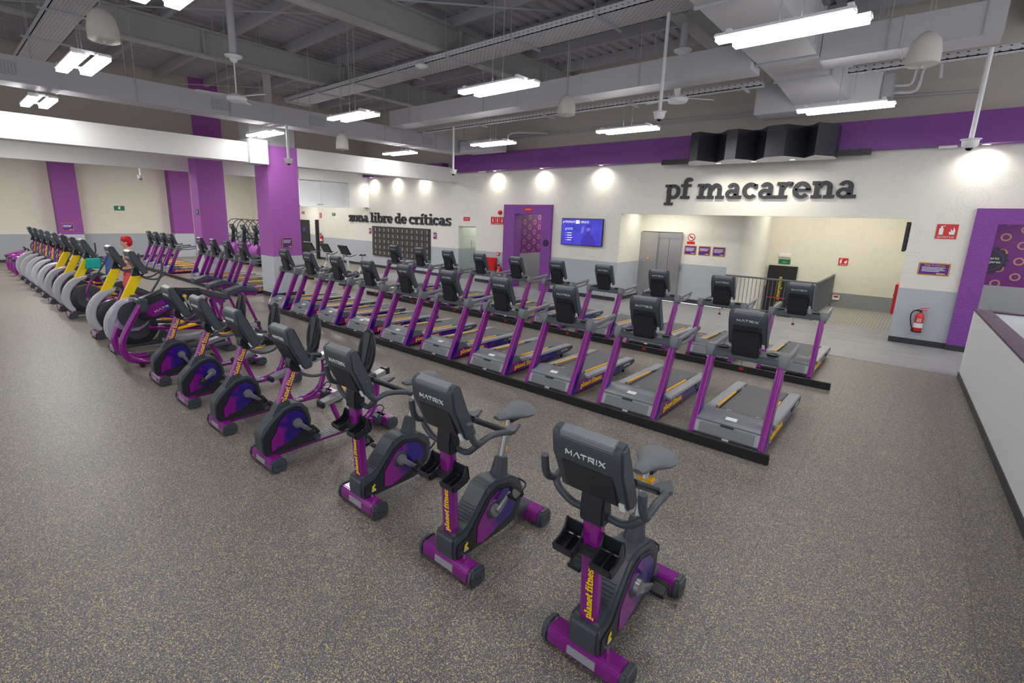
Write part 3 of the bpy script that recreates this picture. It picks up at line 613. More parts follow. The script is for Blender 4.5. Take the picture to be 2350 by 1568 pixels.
def make_treadmill():
    t = thing('treadmill', '', 'treadmill', (0, 0, 0), 0, 'treadmills facing the bikes')
    # deck frame
    fr = MB()
    for s in (-1, 1): fr.prism([(.10, .045), (.10, .18), (.45, .185), (2.0, .165), (2.03, .12), (1.9, .075), (.9, .05)], s*.365, s*.405, 'x')
    fr.box(-.37, .37, .35, 1.9, .06, .13)
    fr = fr.build('deck_frame', 'gal_side2', t, bev=.008)
    slab('planet fitness', .62, .052, .005, 'lettering', 'lettery', fr, M=T(.41, .30, .095) @ R(90, 'Z'))
    for s in (-1, 1): e = MB().prism([(1.48, .09), (1.48, .19), (2.05, .18), (2.06, .12), (1.95, .085)], s*.362, s*.412, 'x').build('end_cover', 'dark', t, bev=.008)
    matrix_logo(.22, .004, T(.416, 1.76, .125) @ R(90, 'Z'), e)
    for s in (-1, 1):
        r = MB().prism([(.50, .175), (.50, .215), (.62, .225), (2.02, .20), (2.05, .17)], s*.275, s*.412, 'x').build('foot_rail', 'grille', t, bev=.01)
        MB().cyl((s*.272, .62, .236), (s*.272, 1.42, .218), .013, 8).build('edge_strip', 'orange', r)
        MB().cyl((s*.27, 1.42, .214), (s*.262, 1.62, .2), .009, 6).cyl((s*.272, .5, .225), (s*.272, .62, .234), .009, 6).build('strip_end', 'black', r)
    b = MB().box(-.27, .27, .45, 1.98, .15, .187).build('running_belt', 'belt', t, bev=.012)
    q = MB()
    for s in (-1, 1): q.box(s*.17-.005, s*.17+.005, .62, .72, .187, .19).box(s*.17-.005, s*.17+.045, .71, .72, .187, .19).box(s*.17-.005, s*.17+.03, .67, .68, .187, .19)
    q.build('belt_mark', 'letterw', b, flat=True)
    MB().cyl((-.29, 1.98, .15), (.29, 1.98, .15), .035, 12).build('roller', 'black', t)
    # motor hood and louvred front panel
    MB().prism([(.085, .215), (.12, .245), (.30, .30), (.42, .285), (.55, .21), (.55, .15), (.1, .15)], -.355, .355, 'x').build('motor_cover', 'grey', t, bev=.012)
    g = MB().prism([(.03, .075), (.095, .215), (.2, .215), (.2, .075)], -.352, .352, 'x').build('front_panel', 'grille', t, bev=.006)
    s_ = MB()
    for k in range(8):
        a = .12+k*.1; y = .03+.065*a; z = .075+.14*a; s_.box(-.30, .30, y-.0045, y+.004, z-.002, z+.003)
    s_.build('louvre', 'grey', g, flat=True)
    MB().box(-.07, .07, .0755, .09, .196, .214).build('latch', 'dark', g)
    MB().prism([(.155, .262), (.157, .266), (.215, .2815), (.215, .277)], -.05, .07, 'x').build('label_plate', 'letterw', t, flat=True)
    bs = MB().box(-.36, .36, .02, .2, .025, .075).cyl((-.36, .03, .065), (.36, .03, .065), .02, 8).build('base', 'black', t, bev=.006)
    MB().box(-.02, .05, .005, .02, .055, .08).build('label_plate', 'letterw', bs, flat=True)
    MB().tube([(.08, .03, .06), (.16, -.01, .04), (.24, .0, .07), (.3, .05, .05)], .006, 6, smooth=4).build('power_cord', 'rubber', bs)
    f = MB()
    for s in (-1, 1): f.cyl((s*.38, .09, 0), (s*.38, .09, .05), .022, 10).cyl((s*.36, 1.75, 0), (s*.36, 1.75, .10), .02, 10)
    f.build('levelling_foot', 'rubber', t)
    for s in (-1, 1):
        up_ = MB().sweep([(s*.375, .06, .02), (s*.375, .14, .17), (s*.375, .46, .87), (s*.375, .485, .93)], rrect(.075, .12, .25), side=(1, 0, 0)).build('upright', 'purple', t)
        MB().sweep([(.414, .08, .04), (.414, .145, .17), (.414, .44, .82)], rrect(.006, .10, .3), side=(1, 0, 0)).xf(T(s*.375-.375, 0, 0)).build('print_panel', 'gal_up', up_)
        MB().sweep([(s*.383, .045, .0), (s*.383, .10, .06)], rrect(.08, .13, .25), side=(1, 0, 0)).xf(T(-s*.008, 0, 0)).build('upright_shoe', 'purple', t)
        k = MB().sweep([(s*.385, .475, .90), (s*.388, .50, .96), (s*.385, .53, 1.035)], rrect(.115, .2, .3), side=(1, 0, 0), sc=[.75, 1, 1]); k.build('corner_socket', 'grey', t, bev=.008)
        h = MB(); h.sweep(spl([(s*.395, .55, 1.0), (s*.405, .8, 1.02), (s*.405, 1.1, 1.045), (s*.40, 1.19, 1.05)], 4), rrect(.05, .062, .45), side=(1, 0, 0))
        h.sweep(spl([(s*.395, .54, .93), (s*.405, .85, .93), (s*.405, 1.1, .97), (s*.40, 1.19, 1.04)], 4), rrect(.036, .04, .45), side=(1, 0, 0)); h.build('handrail', 'grey', t)
    cb = MB().prism([(.40, .935), (.42, 1.01), (.54, 1.042), (.64, 1.025), (.64, .96), (.5, .92)], -.36, .36, 'x').build('crossbar', 'dark', t, bev=.012)
    for s in (-1, 1):
        MB().lathe([(.058, 1.036), (.062, 1.042), (.05, 1.042), (.045, 1.022), (.001, 1.02)], (s*.265, .53, .004), 20).build('cup_holder', 'black', cb)
    MB().cyl((-.06, .60, .97), (-.06, .60, .80), .0025, 5).build('key_cord', 'rubber', cb)
    MB().box(-.08, -.035, .585, .61, .765, .80).build('safety_key', 'darkred', cb, bev=.006)
    con = console(t, T(0, .50, 1.09) @ R(21, 'X'), .41, .46)
    MB().prism([(.42, .97), (.385, 1.02), (.375, 1.10), (.335, 1.27), (.37, 1.29), (.45, 1.10), (.52, 1.03), (.52, .97)], -.145, .145, 'x').build('console_mast', 'black', t, bev=.012)
    return t
MT['belt'] = mat('dark grey running belt', srgb(110, 111, 114), .75, bump=.15, bscale=300)
tm = make_treadmill(); used = False
def put_tm(x, y, lab):
    global used
    if not used: tm.location = (x, y, 0); tm['label'] = lab; used = True
    else: dup(tm, (x, y, 0), lab)
for i in range(10): put_tm(-.965-.41-1.233*i, 5.69, 'black and purple treadmill, %s from the right in the front row' % ORD[i])
for i in range(10): put_tm(-1.075-.41-1.233*i, 9.32, 'black and purple treadmill, %s from the right in the second row' % ORD[i])
for i, x in enumerate((-15.52, -16.68, -17.84, -19.0)): put_tm(x, 5.86, 'black and purple treadmill, %s from the right in the block beside the big purple column' % ORD[i])
for i, x in enumerate((-22.15, -23.1, -24.05, -25.0)): put_tm(x, 5.86, 'black and purple treadmill, %s from the right in the farthest block' % ORD[i])
# cable plinths in front of the treadmill rows
for x0, x1, y, lab in ((-12.4, -.88, 5.53, 'long low black cable plinth in front of the front treadmill row'), (-13.0, -.76, 8.92, 'long low black cable plinth in front of the second treadmill row'), (-27, -15.0, 5.72, 'low black cable plinth in front of the two far treadmill blocks')):
    mb = MB().box(x0, x1, y, y+.055, 0, .11); mb.box(x0, x1, y+.045, y+.075, 0, .06); o = mb.build('cable_plinth', 'blackframe', bev=.004); tag(o, lab, 'plinth', 'cable plinths')
# ---------------------------------------------------------------- upright bikes
def pedal(parent, x, y, z, s, a=0):
    M = T(x, y, z) @ R(a, 'X')
    p = MB().box(-.045, .045, -.05, .05, -.014, .014).xf(M).build('pedal', 'black', parent, bev=.006)
    MB().sweep(spl([(-.05, .02, 0), (-.052, .01, .05), (0, 0, .075), (.052, .01, .05), (.05, .02, 0)], 4), rrect(.03, .006), side=(0, 1, 0)).xf(M).build('strap', 'rubber', p)
def crank(parent, s, x, y, z, ang, L=.17):
    dy, dz = L*math.cos(math.radians(ang)), L*math.sin(math.radians(ang))
    c = MB().lathe([(.001, 0), (.05, 0), (.046, s*.03), (.001, s*.034)], (x, y, z), 20, 'x')
    c.sweep([(x+s*.035, y, z), (x+s*.04, y+dy, z+dz)], rrect(.03, .05, .4), side=(1, 0, 0), sc=[1.1, .75]); c = c.build('crank', 'crank', parent)
    pedal(c, x+s*.09, y+dy, z+dz, s, 10); return c
def stabiliser(t, y, w, label_strip=True, d=.15):
    b = MB().prism([(y, .045), (y+.008, .11), (y+.03, .13), (y+d-.03, .13), (y+d-.008, .11), (y+d, .045), (y+d-.01, .025), (y+.01, .025)], -w+.045, w-.045, 'x').build('stabiliser', 'purple', t, bev=.006)
    for s in (-1, 1):
        e = MB().prism([(y-.004, .03), (y-.002, .10), (y+.025, .136), (y+d-.025, .136), (y+d+.004, .10), (y+d+.004, .03), (y+d-.02, .0), (y+.02, .0)], s*(w-.05), s*w, 'x').build('end_cap', 'dark', b, bev=.014)
        MB().lathe([(.001, 0), (.008, 0), (.008, s*.004), (.001, s*.004)], (s*(w-.001), y+.05, .07), 8, 'x').lathe([(.001, 0), (.008, 0), (.008, s*.004), (.001, s*.004)], (s*(w-.001), y+.09, .06), 8, 'x').build('screw', 'black', e)
    if label_strip: MB().box(-.09, .09, y-.002, y+.006, .05, .10).build('warning_label', 'grille', b, flat=True)
    return b
def make_upright(ang):
    t = thing('upright_bike', '', 'exercise bike', (0, 0, 0), 0, 'upright exercise bikes')
    st0 = stabiliser(t, 0, .275)
    for q in (-.11, .11): MB().lathe([(.001, .013), (.011, .013), (.011, 0), (.001, 0)], (q, .10, .13), 8).build('bolt', 'silver', st0)
    h = MB().prism([(.01, .12), (.0, .20), (.005, .29), (.03, .315), (.12, .32), (.17, .35), (.36, .55), (.44, .565), (.66, .525), (.74, .47), (.79, .40), (.79, .29), (.73, .13), (.6, .10), (.1, .10)], -.095, .095, 'x').build('body_shell', 'dark', t, bev=.034, seg=4)
    for s in (-1, 1):
        MB().prism([(.03, .13), (.03, .24), (.15, .27), (.34, .48), (.46, .53), (.62, .49), (.73, .40), (.74, .28), (.68, .15), (.5, .12)], s*.085, s*.104, 'x').build('side_cover', 'black', t, bev=.008)
        MB().prism([(.23, .16), (.235, .30), (.37, .46), (.47, .50), (.60, .47), (.68, .39), (.69, .30), (.62, .22), (.30, .14)], s*.1, s*.108, 'x').build('print_panel', 'gal_sideu', t, bev=.004)
        MB().lathe([(.001, 0), (.075, 0), (.07, s*.01), (.001, s*.012)], (s*.106, .41, .36), 24, 'x').build('hub_ring', 'dark', t)
        a = ang if s > 0 else ang+180
        crank(t, s, s*.112, .41, .36, a)
    r = MB()
    for k in range(6): r.sweep([(-.062, .165+k*.017, .349+k*.0177), (.062, .165+k*.017, .349+k*.0177)], circ(.0045, 6))
    r.build('tread_ribs', 'dark', t)
    em = MB().lathe([(.001, 0), (.03, 0), (.03, .003), (.001, .004)], (.105, .12, .20), 14, 'x').build('emblem', 'black', t)
    MB().prism([(.10, .185), (.105, .215), (.13, .235), (.135, .215), (.12, .205), (.14, .185)], .108, .112, 'x').build('thumbs_up_mark', 'lettery', em, flat=True)
    MB().box(.108, .111, .098, .142, .168, .18).build('wording', 'letterw', em, flat=True)
    p = MB().sweep([(0, .075, .27), (0, .055, .62), (0, .03, 1.02)], rrect(.105, .075, .25), side=(1, 0, 0)).build('front_post', 'purple', t)
    slab('planet fitness', .35, .030, .004, 'lettering', 'lettery', p, M=T(.034, .022, .335) @ R(3.2, 'X') @ R(-90, 'Y'))
    c = console(t, T(0, .05, 1.07) @ R(23, 'X'), .40, .42)
    MB().prism([(-.01, .93), (-.015, 1.02), (.0, 1.13), (.06, 1.13), (.09, 1.0), (.08, .93)], -.07, .07, 'x').build('neck', 'black', t, bev=.012)
    MB().box(-.06, .06, -.03, .085, .745, .80).build('tray_clamp', 'black', t, bev=.008)
    # bottle trays
    for s in (-1, 1):
        m_ = MB(); x0, x1 = (s*.05, s*.175) if s > 0 else (s*.175, s*.05)
        side_ = [(p.y, p.z) for p in spl([(0, -.07, .0), (0, -.085, .03), (0, -.075, .055), (0, -.02, .055), (0, .03, .07), (0, .065, .115), (0, .085, .11), (0, .08, .03), (0, .06, 0)], 3)]
        m_.prism(side_, x0, x0+.012, 'x').prism(side_, x1-.012, x1, 'x').box(x0, x1, -.07, .065, -.002, .008).box(x0, x1, -.084, -.072, .01, .055).box(x0, x1, .068, .082, .01, .112)
        m_.box((x0+x1)/2-.005, (x0+x1)/2+.005, -.07, .07, 0, .045)
        m_.xf(T(0, .0, .745) @ R(14, 'X')).build('bottle_tray', 'black', t, bev=.0035)
    # handlebars
    hb = MB(); hb.tube([(-.0, .06, .99), (-.10, .06, .965), (-.18, .05, .985), (-.26, .05, 1.06), (-.27, .17, 1.09), (-.24, .36, 1.04), (-.2, .46, .99)], .021, 10, smooth=5)
    hb.tube([(.0, .06, .99), (.10, .06, .965), (.18, .05, .985), (.26, .05, 1.06), (.27, .17, 1.09), (.24, .36, 1.04), (.2, .46, .99)], .021, 10, smooth=5)
    hb = hb.build('handlebar', 'dark', t)
    for s in (-1, 1):
        MB().tube([(s*.27, .06, 1.07), (s*.283, -.0, 1.10), (s*.28, -.035, 1.16), (s*.28, -.05, 1.245)], .022, 10, smooth=4).build('bar_end', 'dark', hb)
        MB().tube([(s*.17, .09, 1.2), (s*.165, .25, 1.11), (s*.17, .44, 1.0)], .022, 10).build('pulse_grip', 'black', hb)
        MB().sweep([(s*.168, .16, 1.183), (s*.166, .30, 1.105)], rrect(.024, .006), side=(1, 0, 0)).build('sensor_plate', 'silver', hb)
        MB().prism([(s*.13, .40), (s*.23, .40), (s*.25, .46), (s*.19, .60), (s*.13, .48)], .995, 1.02, 'z').build('elbow_pad', 'dark', hb, bev=.008)
    # seat
    bt = MB().sweep([(0, .58, .50), (0, .60, .60), (0, .615, .68)], rrect(.12, .13, .4), side=(1, 0, 0), sc=[1.15, .9, .75]).build('seat_boot', 'dark', t, bev=.006)
    sp = MB().sweep([(0, .61, .62), (0, .70, .96)], rrect(.045, .06, .3), side=(1, 0, 0)).build('seat_post', 'silver', t)
    MB().box(-.024, .024, .64, .655, .72, .76).xf(T(0, 0, 0)).build('height_scale', 'orange', sp, flat=True)
    MB().box(-.045, .045, .655, .72, .90, .925).build('adjust_lever', 'orange', sp, bev=.006)
    st = MB(); sec = []
    for (y, w, zt, zb) in ((.52, .03, 1.03, 1.0), (.56, .045, 1.045, .985), (.64, .055, 1.05, .975), (.70, .085, 1.055, .965), (.76, .12, 1.06, .96), (.82, .135, 1.065, .965), (.865, .12, 1.06, .975), (.885, .08, 1.04, .985)):
        n = 16; sec.append([(w*math.cos(2*PI*k/n), y, (zt+zb)/2+(zt-zb)/2*math.sin(2*PI*k/n)-.10*(w*math.cos(2*PI*k/n))**2/.135) for k in range(n)])
    v = [p for s_ in sec for p in s_]; n = 16; f = [(i*n+j, i*n+(j+1) % n, (i+1)*n+(j+1) % n, (i+1)*n+j) for i in range(len(sec)-1) for j in range(n)]+[tuple(range(n)), tuple(range((len(sec)-1)*n, len(sec)*n))]
    st.add(v, f); st.xf(T(0, .02, .0)).build('saddle', 'seat', t)
    MB().box(-.04, .04, .68, .78, .945, .99).build('saddle_clamp', 'black', t, bev=.006)
    # rear foot with wheels
    MB().sweep([(0, .70, .17), (0, .86, .12), (0, .97, .09)], rrect(.13, .1, .35), side=(1, 0, 0), sc=[1.2, 1, .9]).build('tail', 'dark', t)
    stabiliser(t, .88, .222, False)
    MB().tube([(-.06, .80, .30), (-.06, .87, .36), (.06, .87, .36), (.06, .80, .30)], .008, 8, smooth=3).build('lift_handle', 'black', t)
    return t
for i, (x, y, a, lab) in enumerate(((-1.085, 2.1, -25, 'nearest purple and grey upright exercise bike, at the right end of the bike row'), (-2.21, 2.1, 35, 'purple and grey upright exercise bike standing between two other upright bikes'), (-3.315, 2.1, -38, 'purple and grey upright exercise bike standing next to the recumbent bikes'))):
    u = make_upright(a); u.location = (x, y, 0); u['label'] = lab
# ---------------------------------------------------------------- recumbent bikes
def make_recumbent(ang):
    t = thing('recumbent_bike', '', 'exercise bike', (0, 0, 0), 0, 'recumbent exercise bikes')
    stabiliser(t, 0, .26)
    MB().prism([(.03, .11), (-.01, .18), (-.01, .32), (.015, .40), (.10, .48), (.22, .575), (.34, .60), (.42, .58), (.49, .50), (.52, .36), (.51, .29), (.55, .24), (.63, .14), (.62, .11)], -.09, .09, 'x').build('body_shell', 'dark', t, bev=.03, seg=3)
    for s in (-1, 1):
        MB().prism([(.02, .13), (.0, .20), (.0, .33), (.12, .46), (.24, .55), (.34, .57), (.41, .54), (.465, .46), (.49, .36), (.47, .25), (.52, .19), (.56, .13)], s*.08, s*.1, 'x').build('side_cover', 'black', t, bev=.008)
        MB().prism([(.07, .16), (.07, .28), (.13, .36), (.15, .43), (.23, .52), (.34, .54), (.42, .49), (.45, .40), (.44, .31), (.30, .22)], s*.097, s*.105, 'x').build('print_panel', 'gal_side', t, bev=.004)
        MB().lathe([(.001, 0), (.055, 0), (.05, s*.01), (.001, s*.012)], (s*.103, .35, .39), 24, 'x').build('hub_ring', 'dark', t)
        crank(t, s, s*.108, .35, .39, ang if s > 0 else ang+180, .165)
    p = MB().sweep([(0, .20, .50), (0, .33, .80), (0, .40, .97)], rrect(.085, .09, .3), side=(1, 0, 0)).build('front_post', 'purple', t)
    MB().prism([(.12, .50), (.2, .62), (.3, .64), (.34, .56)], -.06, .06, 'x').build('post_boot', 'dark', t, bev=.01)
    slab('planet fitness', .34, .038, .004, 'lettering', 'lettery', p, M=T(.0445, .272, .615) @ R(67, 'X') @ R(90, 'Z'))
    console(t, T(0, .455, .955) @ R(24, 'X'), .40, .47)
    MB().prism([(.35, .93), (.33, 1.0), (.38, 1.12), (.44, 1.10), (.47, .96), (.43, .90)], -.065, .065, 'x').build('neck', 'black', t, bev=.012)
    hb = MB()
    for s in (-1, 1): hb.tube([(0, .43, .93), (s*.08, .46, .88), (s*.16, .56, .86), (s*.19, .68, .90), (s*.20, .72, .98)], .016, 10, smooth=5)
    hb.build('handlebar', 'dark', t)
    # low beam with ribbed step-through, hoop frame
    MB().box(-.035, .035, .08, 1.35, .06, .115).build('main_beam', 'purple', t, bev=.012)
    r = MB().box(-.07, .07, .58, 1.05, .112, .13)
    for k in range(12): r.box(-.065, .065, .62+k*.033, .632+k*.033, .128, .137)
    r.build('step_plate', 'grille', t, flat=True)
    MB().tube([(0, .95, .10), (0, 1.18, .12), (0, 1.33, .22), (0, 1.40, .42), (0, 1.40, .60)], .035, 12, smooth=6).build('rear_hoop', 'purple', t)
    MB().tube([(0, .80, .46), (0, .93, .11)], .03, 12).build('front_strut', 'purple', t)
    rl = MB().prism([(.68, .44), (.68, .50), (1.52, .69), (1.54, .63)], -.055, .055, 'x').build('seat_rail', 'silver', t, bev=.006)
    MB().prism([(.66, .43), (.66, .49), (.70, .50), (.70, .44)], -.06, .06, 'x').prism([(1.50, .625), (1.50, .70), (1.56, .71), (1.56, .63)], -.06, .06, 'x').build('rail_cap', 'black', rl, bev=.006)
    st = MB(); st.sweep(spl([(0, .98, .70), (0, 1.08, .72), (0, 1.22, .70), (0, 1.28, .69)], 4), rrect(.38, .07, .45, 4), side=(1, 0, 0)); st.build('seat_pad', 'black', t, bev=.01)
    MB().box(-.08, .08, 1.08, 1.26, .60, .68).build('seat_carriage', 'black', t, bev=.01)
    # backrest: rounded shield with a see-through slot each side
    lf = [(.05, 0), (.115, .06), (.15, .18), (.15, .28), (.125, .38), (.08, .46), (.03, .50)]; lf = [(p.x, p.z) for p in spl([(a_, 0, b_) for a_, b_ in lf], 3)]
    BM = T(0, 1.235, .71) @ R(-11, 'X'); bk = MB().prism(lf+[(-a_, b_) for a_, b_ in lf[::-1]], -.018, .018, 'y'); bk.xf(BM)
    bk.box(-.12, .12, 1.20, 1.25, .70, .74)
    bk = bk.build('backrest', 'black', t, bev=.008)
    MB().prism([(.03, .05), (.07, .46), (0, .485), (-.07, .46), (-.03, .05)], -.03, .03, 'y').xf(BM).build('spine_pad', 'dark', bk, bev=.012)
    for s in (-1, 1): MB().prism([(s*.065, .10), (s*.095, .14), (s*.11, .24), (s*.105, .32), (s*.085, .34), (s*.08, .24)], -.021, .021, 'y').xf(BM).build('vent_slot', 'rubber', bk)
    MB().tube([(0, 1.24, .62), (0, 1.32, .75), (0, 1.35, 1.0)], .022, 8, smooth=4).build('backrest_frame', 'purple', t)
    sh = MB()
    for s in (-1, 1): sh.tube([(s*.1, 1.2, .66), (s*.25, 1.15, .68), (s*.28, 1.0, .80), (s*.28, .9, .84)], .016, 8, smooth=5)
    sh = sh.build('side_handle', 'black', t)
    for s in (-1, 1): MB().cyl((s*.28, .98, .812), (s*.28, .90, .84), .02, 10).build('grip', 'silver', sh)
    MB().tube([(.10, 1.08, .63), (.16, .98, .62), (.10, .92, .62), (-.1, .92, .62)], .012, 8, smooth=4).build('adjust_lever', 'orange', t)
    MB().box(-.09, .09, 1.33, 1.50, .03, .13).build('tail', 'dark', t, bev=.02)
    stabiliser(t, 1.40, .22, False)
    MB().tube([(-.06, 1.36, .12), (-.06, 1.46, .22), (.06, 1.46, .22), (.06, 1.36, .12)], .008, 8, smooth=3).build('lift_handle', 'black', t)
    return t
for i, (x, a) in enumerate(((-4.62, -42), (-5.80, -40), (-6.92, 215), (-8.09, -60))):
    u = make_recumbent(a); u.location = (x, 1.87, 0); u['label'] = 'purple and black recumbent exercise bike, %s from the right of four recumbents' % ORD[i]
# ---------------------------------------------------------------- ellipticals
def make_elliptical(yellow):
    t = thing('elliptical_trainer', '', 'elliptical trainer', (0, 0, 0), 0, 'elliptical trainers in the bike row')
    stabiliser(t, 0, .23, False)
    sh = MB(); sh.lathe([(.001, -.085), (.26, -.085), (.325, -.06), (.335, 0), (.325, .06), (.26, .085), (.001, .085)], (0, .40, .40), 36, 'x')
    sh = sh.build('drive_housing', 'black', t)
    for s in (-1, 1):
        MB().lathe([(.20, s*.086), (.205, s*.094), (.19, s*.094), (.06, s*.088), (.055, s*.1), (.001, s*.1)], (0, .40, .40), 30, 'x').build('disc', 'dark', sh)
        MB().lathe([(.055, s*.1), (.05, s*.106), (.001, s*.106)], (0, .40, .40), 20, 'x').build('hub_cap', 'grey', sh)
    MB().prism([(.06, .10), (.1, .17), (.35, .12), (.7, .15), (.8, .30), (1.0, .12), (1.0, .05), (.06, .05)], -.07, .07, 'x').build('base_fairing', 'dark', t, bev=.02)
    o_ = [(.10, .12), (.02, .20), (-.04, .32), (-.055, .45), (-.03, .60), (.05, .75), (.17, .87), (.30, .93), (.45, .955)]
    i_ = [(.46, .90), (.33, .84), (.22, .75), (.13, .63), (.085, .50), (.08, .38), (.12, .25), (.17, .17)]
    o_ = [(p.y, p.z) for p in spl([(0, a, b) for a, b in o_], 3)]; i_ = [(p.y, p.z) for p in spl([(0, a, b) for a, b in i_], 3)]
    MB().prism(o_+i_, -.09, .09, 'x').build('shroud', 'arcgrey', t, bev=.022, seg=3)
    MB().ball((0, .47, .90), .10, .075, .06).build('pivot_cover', 'dark', t)
    if yellow: pm, pr = 'yellow', [(.19, .86), (.36, .88), (.595, 1.33), (.43, 1.33)]
    else: pm, pr = 'purple', [(.40, .88), (.50, .88), (.60, 1.33), (.49, 1.33)]
    p = MB().prism(pr, -.045, .045, 'x').build('front_post', pm, t, bev=.012)
    if not yellow: slab('planet fitness', .33, .042, .004, 'lettering', 'lettery', p, M=T(.047, .492, .95) @ R(79, 'X') @ R(90, 'Z'))
    MB().prism([(.42, 1.32), (.49, 1.52), (.56, 1.52), (.61, 1.32)], -.06, .06, 'x').build('neck', 'black', t, bev=.012)
    console(t, T(0, .59, 1.355) @ R(26, 'X'), .40, .44)
    # fixed handles, moving arms
    hb = MB()
    for s in (-1, 1): hb.tube([(0, .56, 1.33), (s*.14, .60, 1.28), (s*.2, .75, 1.26), (s*.19, .88, 1.33)], .017, 8, smooth=4)
    hb.build('fixed_handle', 'dark', t)
    for k, s in enumerate((-1, 1)):
        d = .12*s
        a = MB().tube([(s*.24, .50, .85), (s*.27, .55+d, 1.1), (s*.28, .70+d, 1.38), (s*.27, .68+d*1.3, 1.62)], .018, 8, smooth=5).build('moving_arm', 'dark', t)
        MB().tube([(s*.24, .50, .9), (s*.24, .48-d, .60), (s*.24, .55-d, .38)], .022, 8, smooth=3).build('lower_link', 'purple', a)
        r = MB().sweep([(s*.17, .55, .33+d*.5), (s*.17, 1.15, .34-d*.3), (s*.17, 1.75, .20)], rrect(.045, .06, .3), side=(1, 0, 0)).build('pedal_beam', 'purple', t)
        MB().prism([(.88, .37-d*.2), (.88, .40-d*.2), (1.3, .36-d*.2), (1.3, .33-d*.2)], s*.17-.07, s*.17+.07, 'x').build('foot_plate', 'black', r, bev=.01)
        MB().prism([(.86, .38-d*.2), (.86, .45-d*.2), (.95, .42-d*.2), (1.15, .405-d*.2), (1.15, .37-d*.2)], s*.17+s*.065, s*.17+s*.085, 'x').build('foot_plate_edge', 'orange', r, bev=.004)
    MB().cyl((-.27, .5, .88), (.27, .5, .88), .028, 12).build('arm_axle', 'dark', t)
    MB().sweep(spl([(0, .75, .12), (0, 1.2, .09), (0, 1.75, .12)], 4), rrect(.30, .07, .3), side=(1, 0, 0)).build('rear_track', 'grille', t, bev=.01)
    # tilting rear hood
    MB().prism([(1.12, .52), (1.15, .60), (1.30, .64), (1.60, .46), (1.78, .30), (1.78, .22), (1.6, .36)], -.20, .20, 'x').build('ramp_cover', 'dark', t, bev=.02)
    MB().prism([(1.18, .50), (1.60, .34), (1.74, .20), (1.5, .18), (1.14, .42)], -.17, .17, 'x').build('ramp_frame', 'purple', t, bev=.01)
    stabiliser(t, 1.66, .27, False)
    return t
ey = make_elliptical(True); ep = make_elliptical(False)
EX = [-10.36, -11.78, -14.35, -15.55, -16.82, -18.05, -19.28, -20.45, -21.65, -22.85]
for i, x in enumerate(EX):
    yel = i < 5; src = ey if yel else ep
    lab = 'elliptical trainer with %s post and pearl grey curved front, %s from the right of five' % ('yellow' if yel else 'purple', ORD[i if yel else i-5])
    if i in (0, 5): src.location = (x, 1.82, 0); src['label'] = lab
    else: dup(src, (x, 1.82, 0), lab)
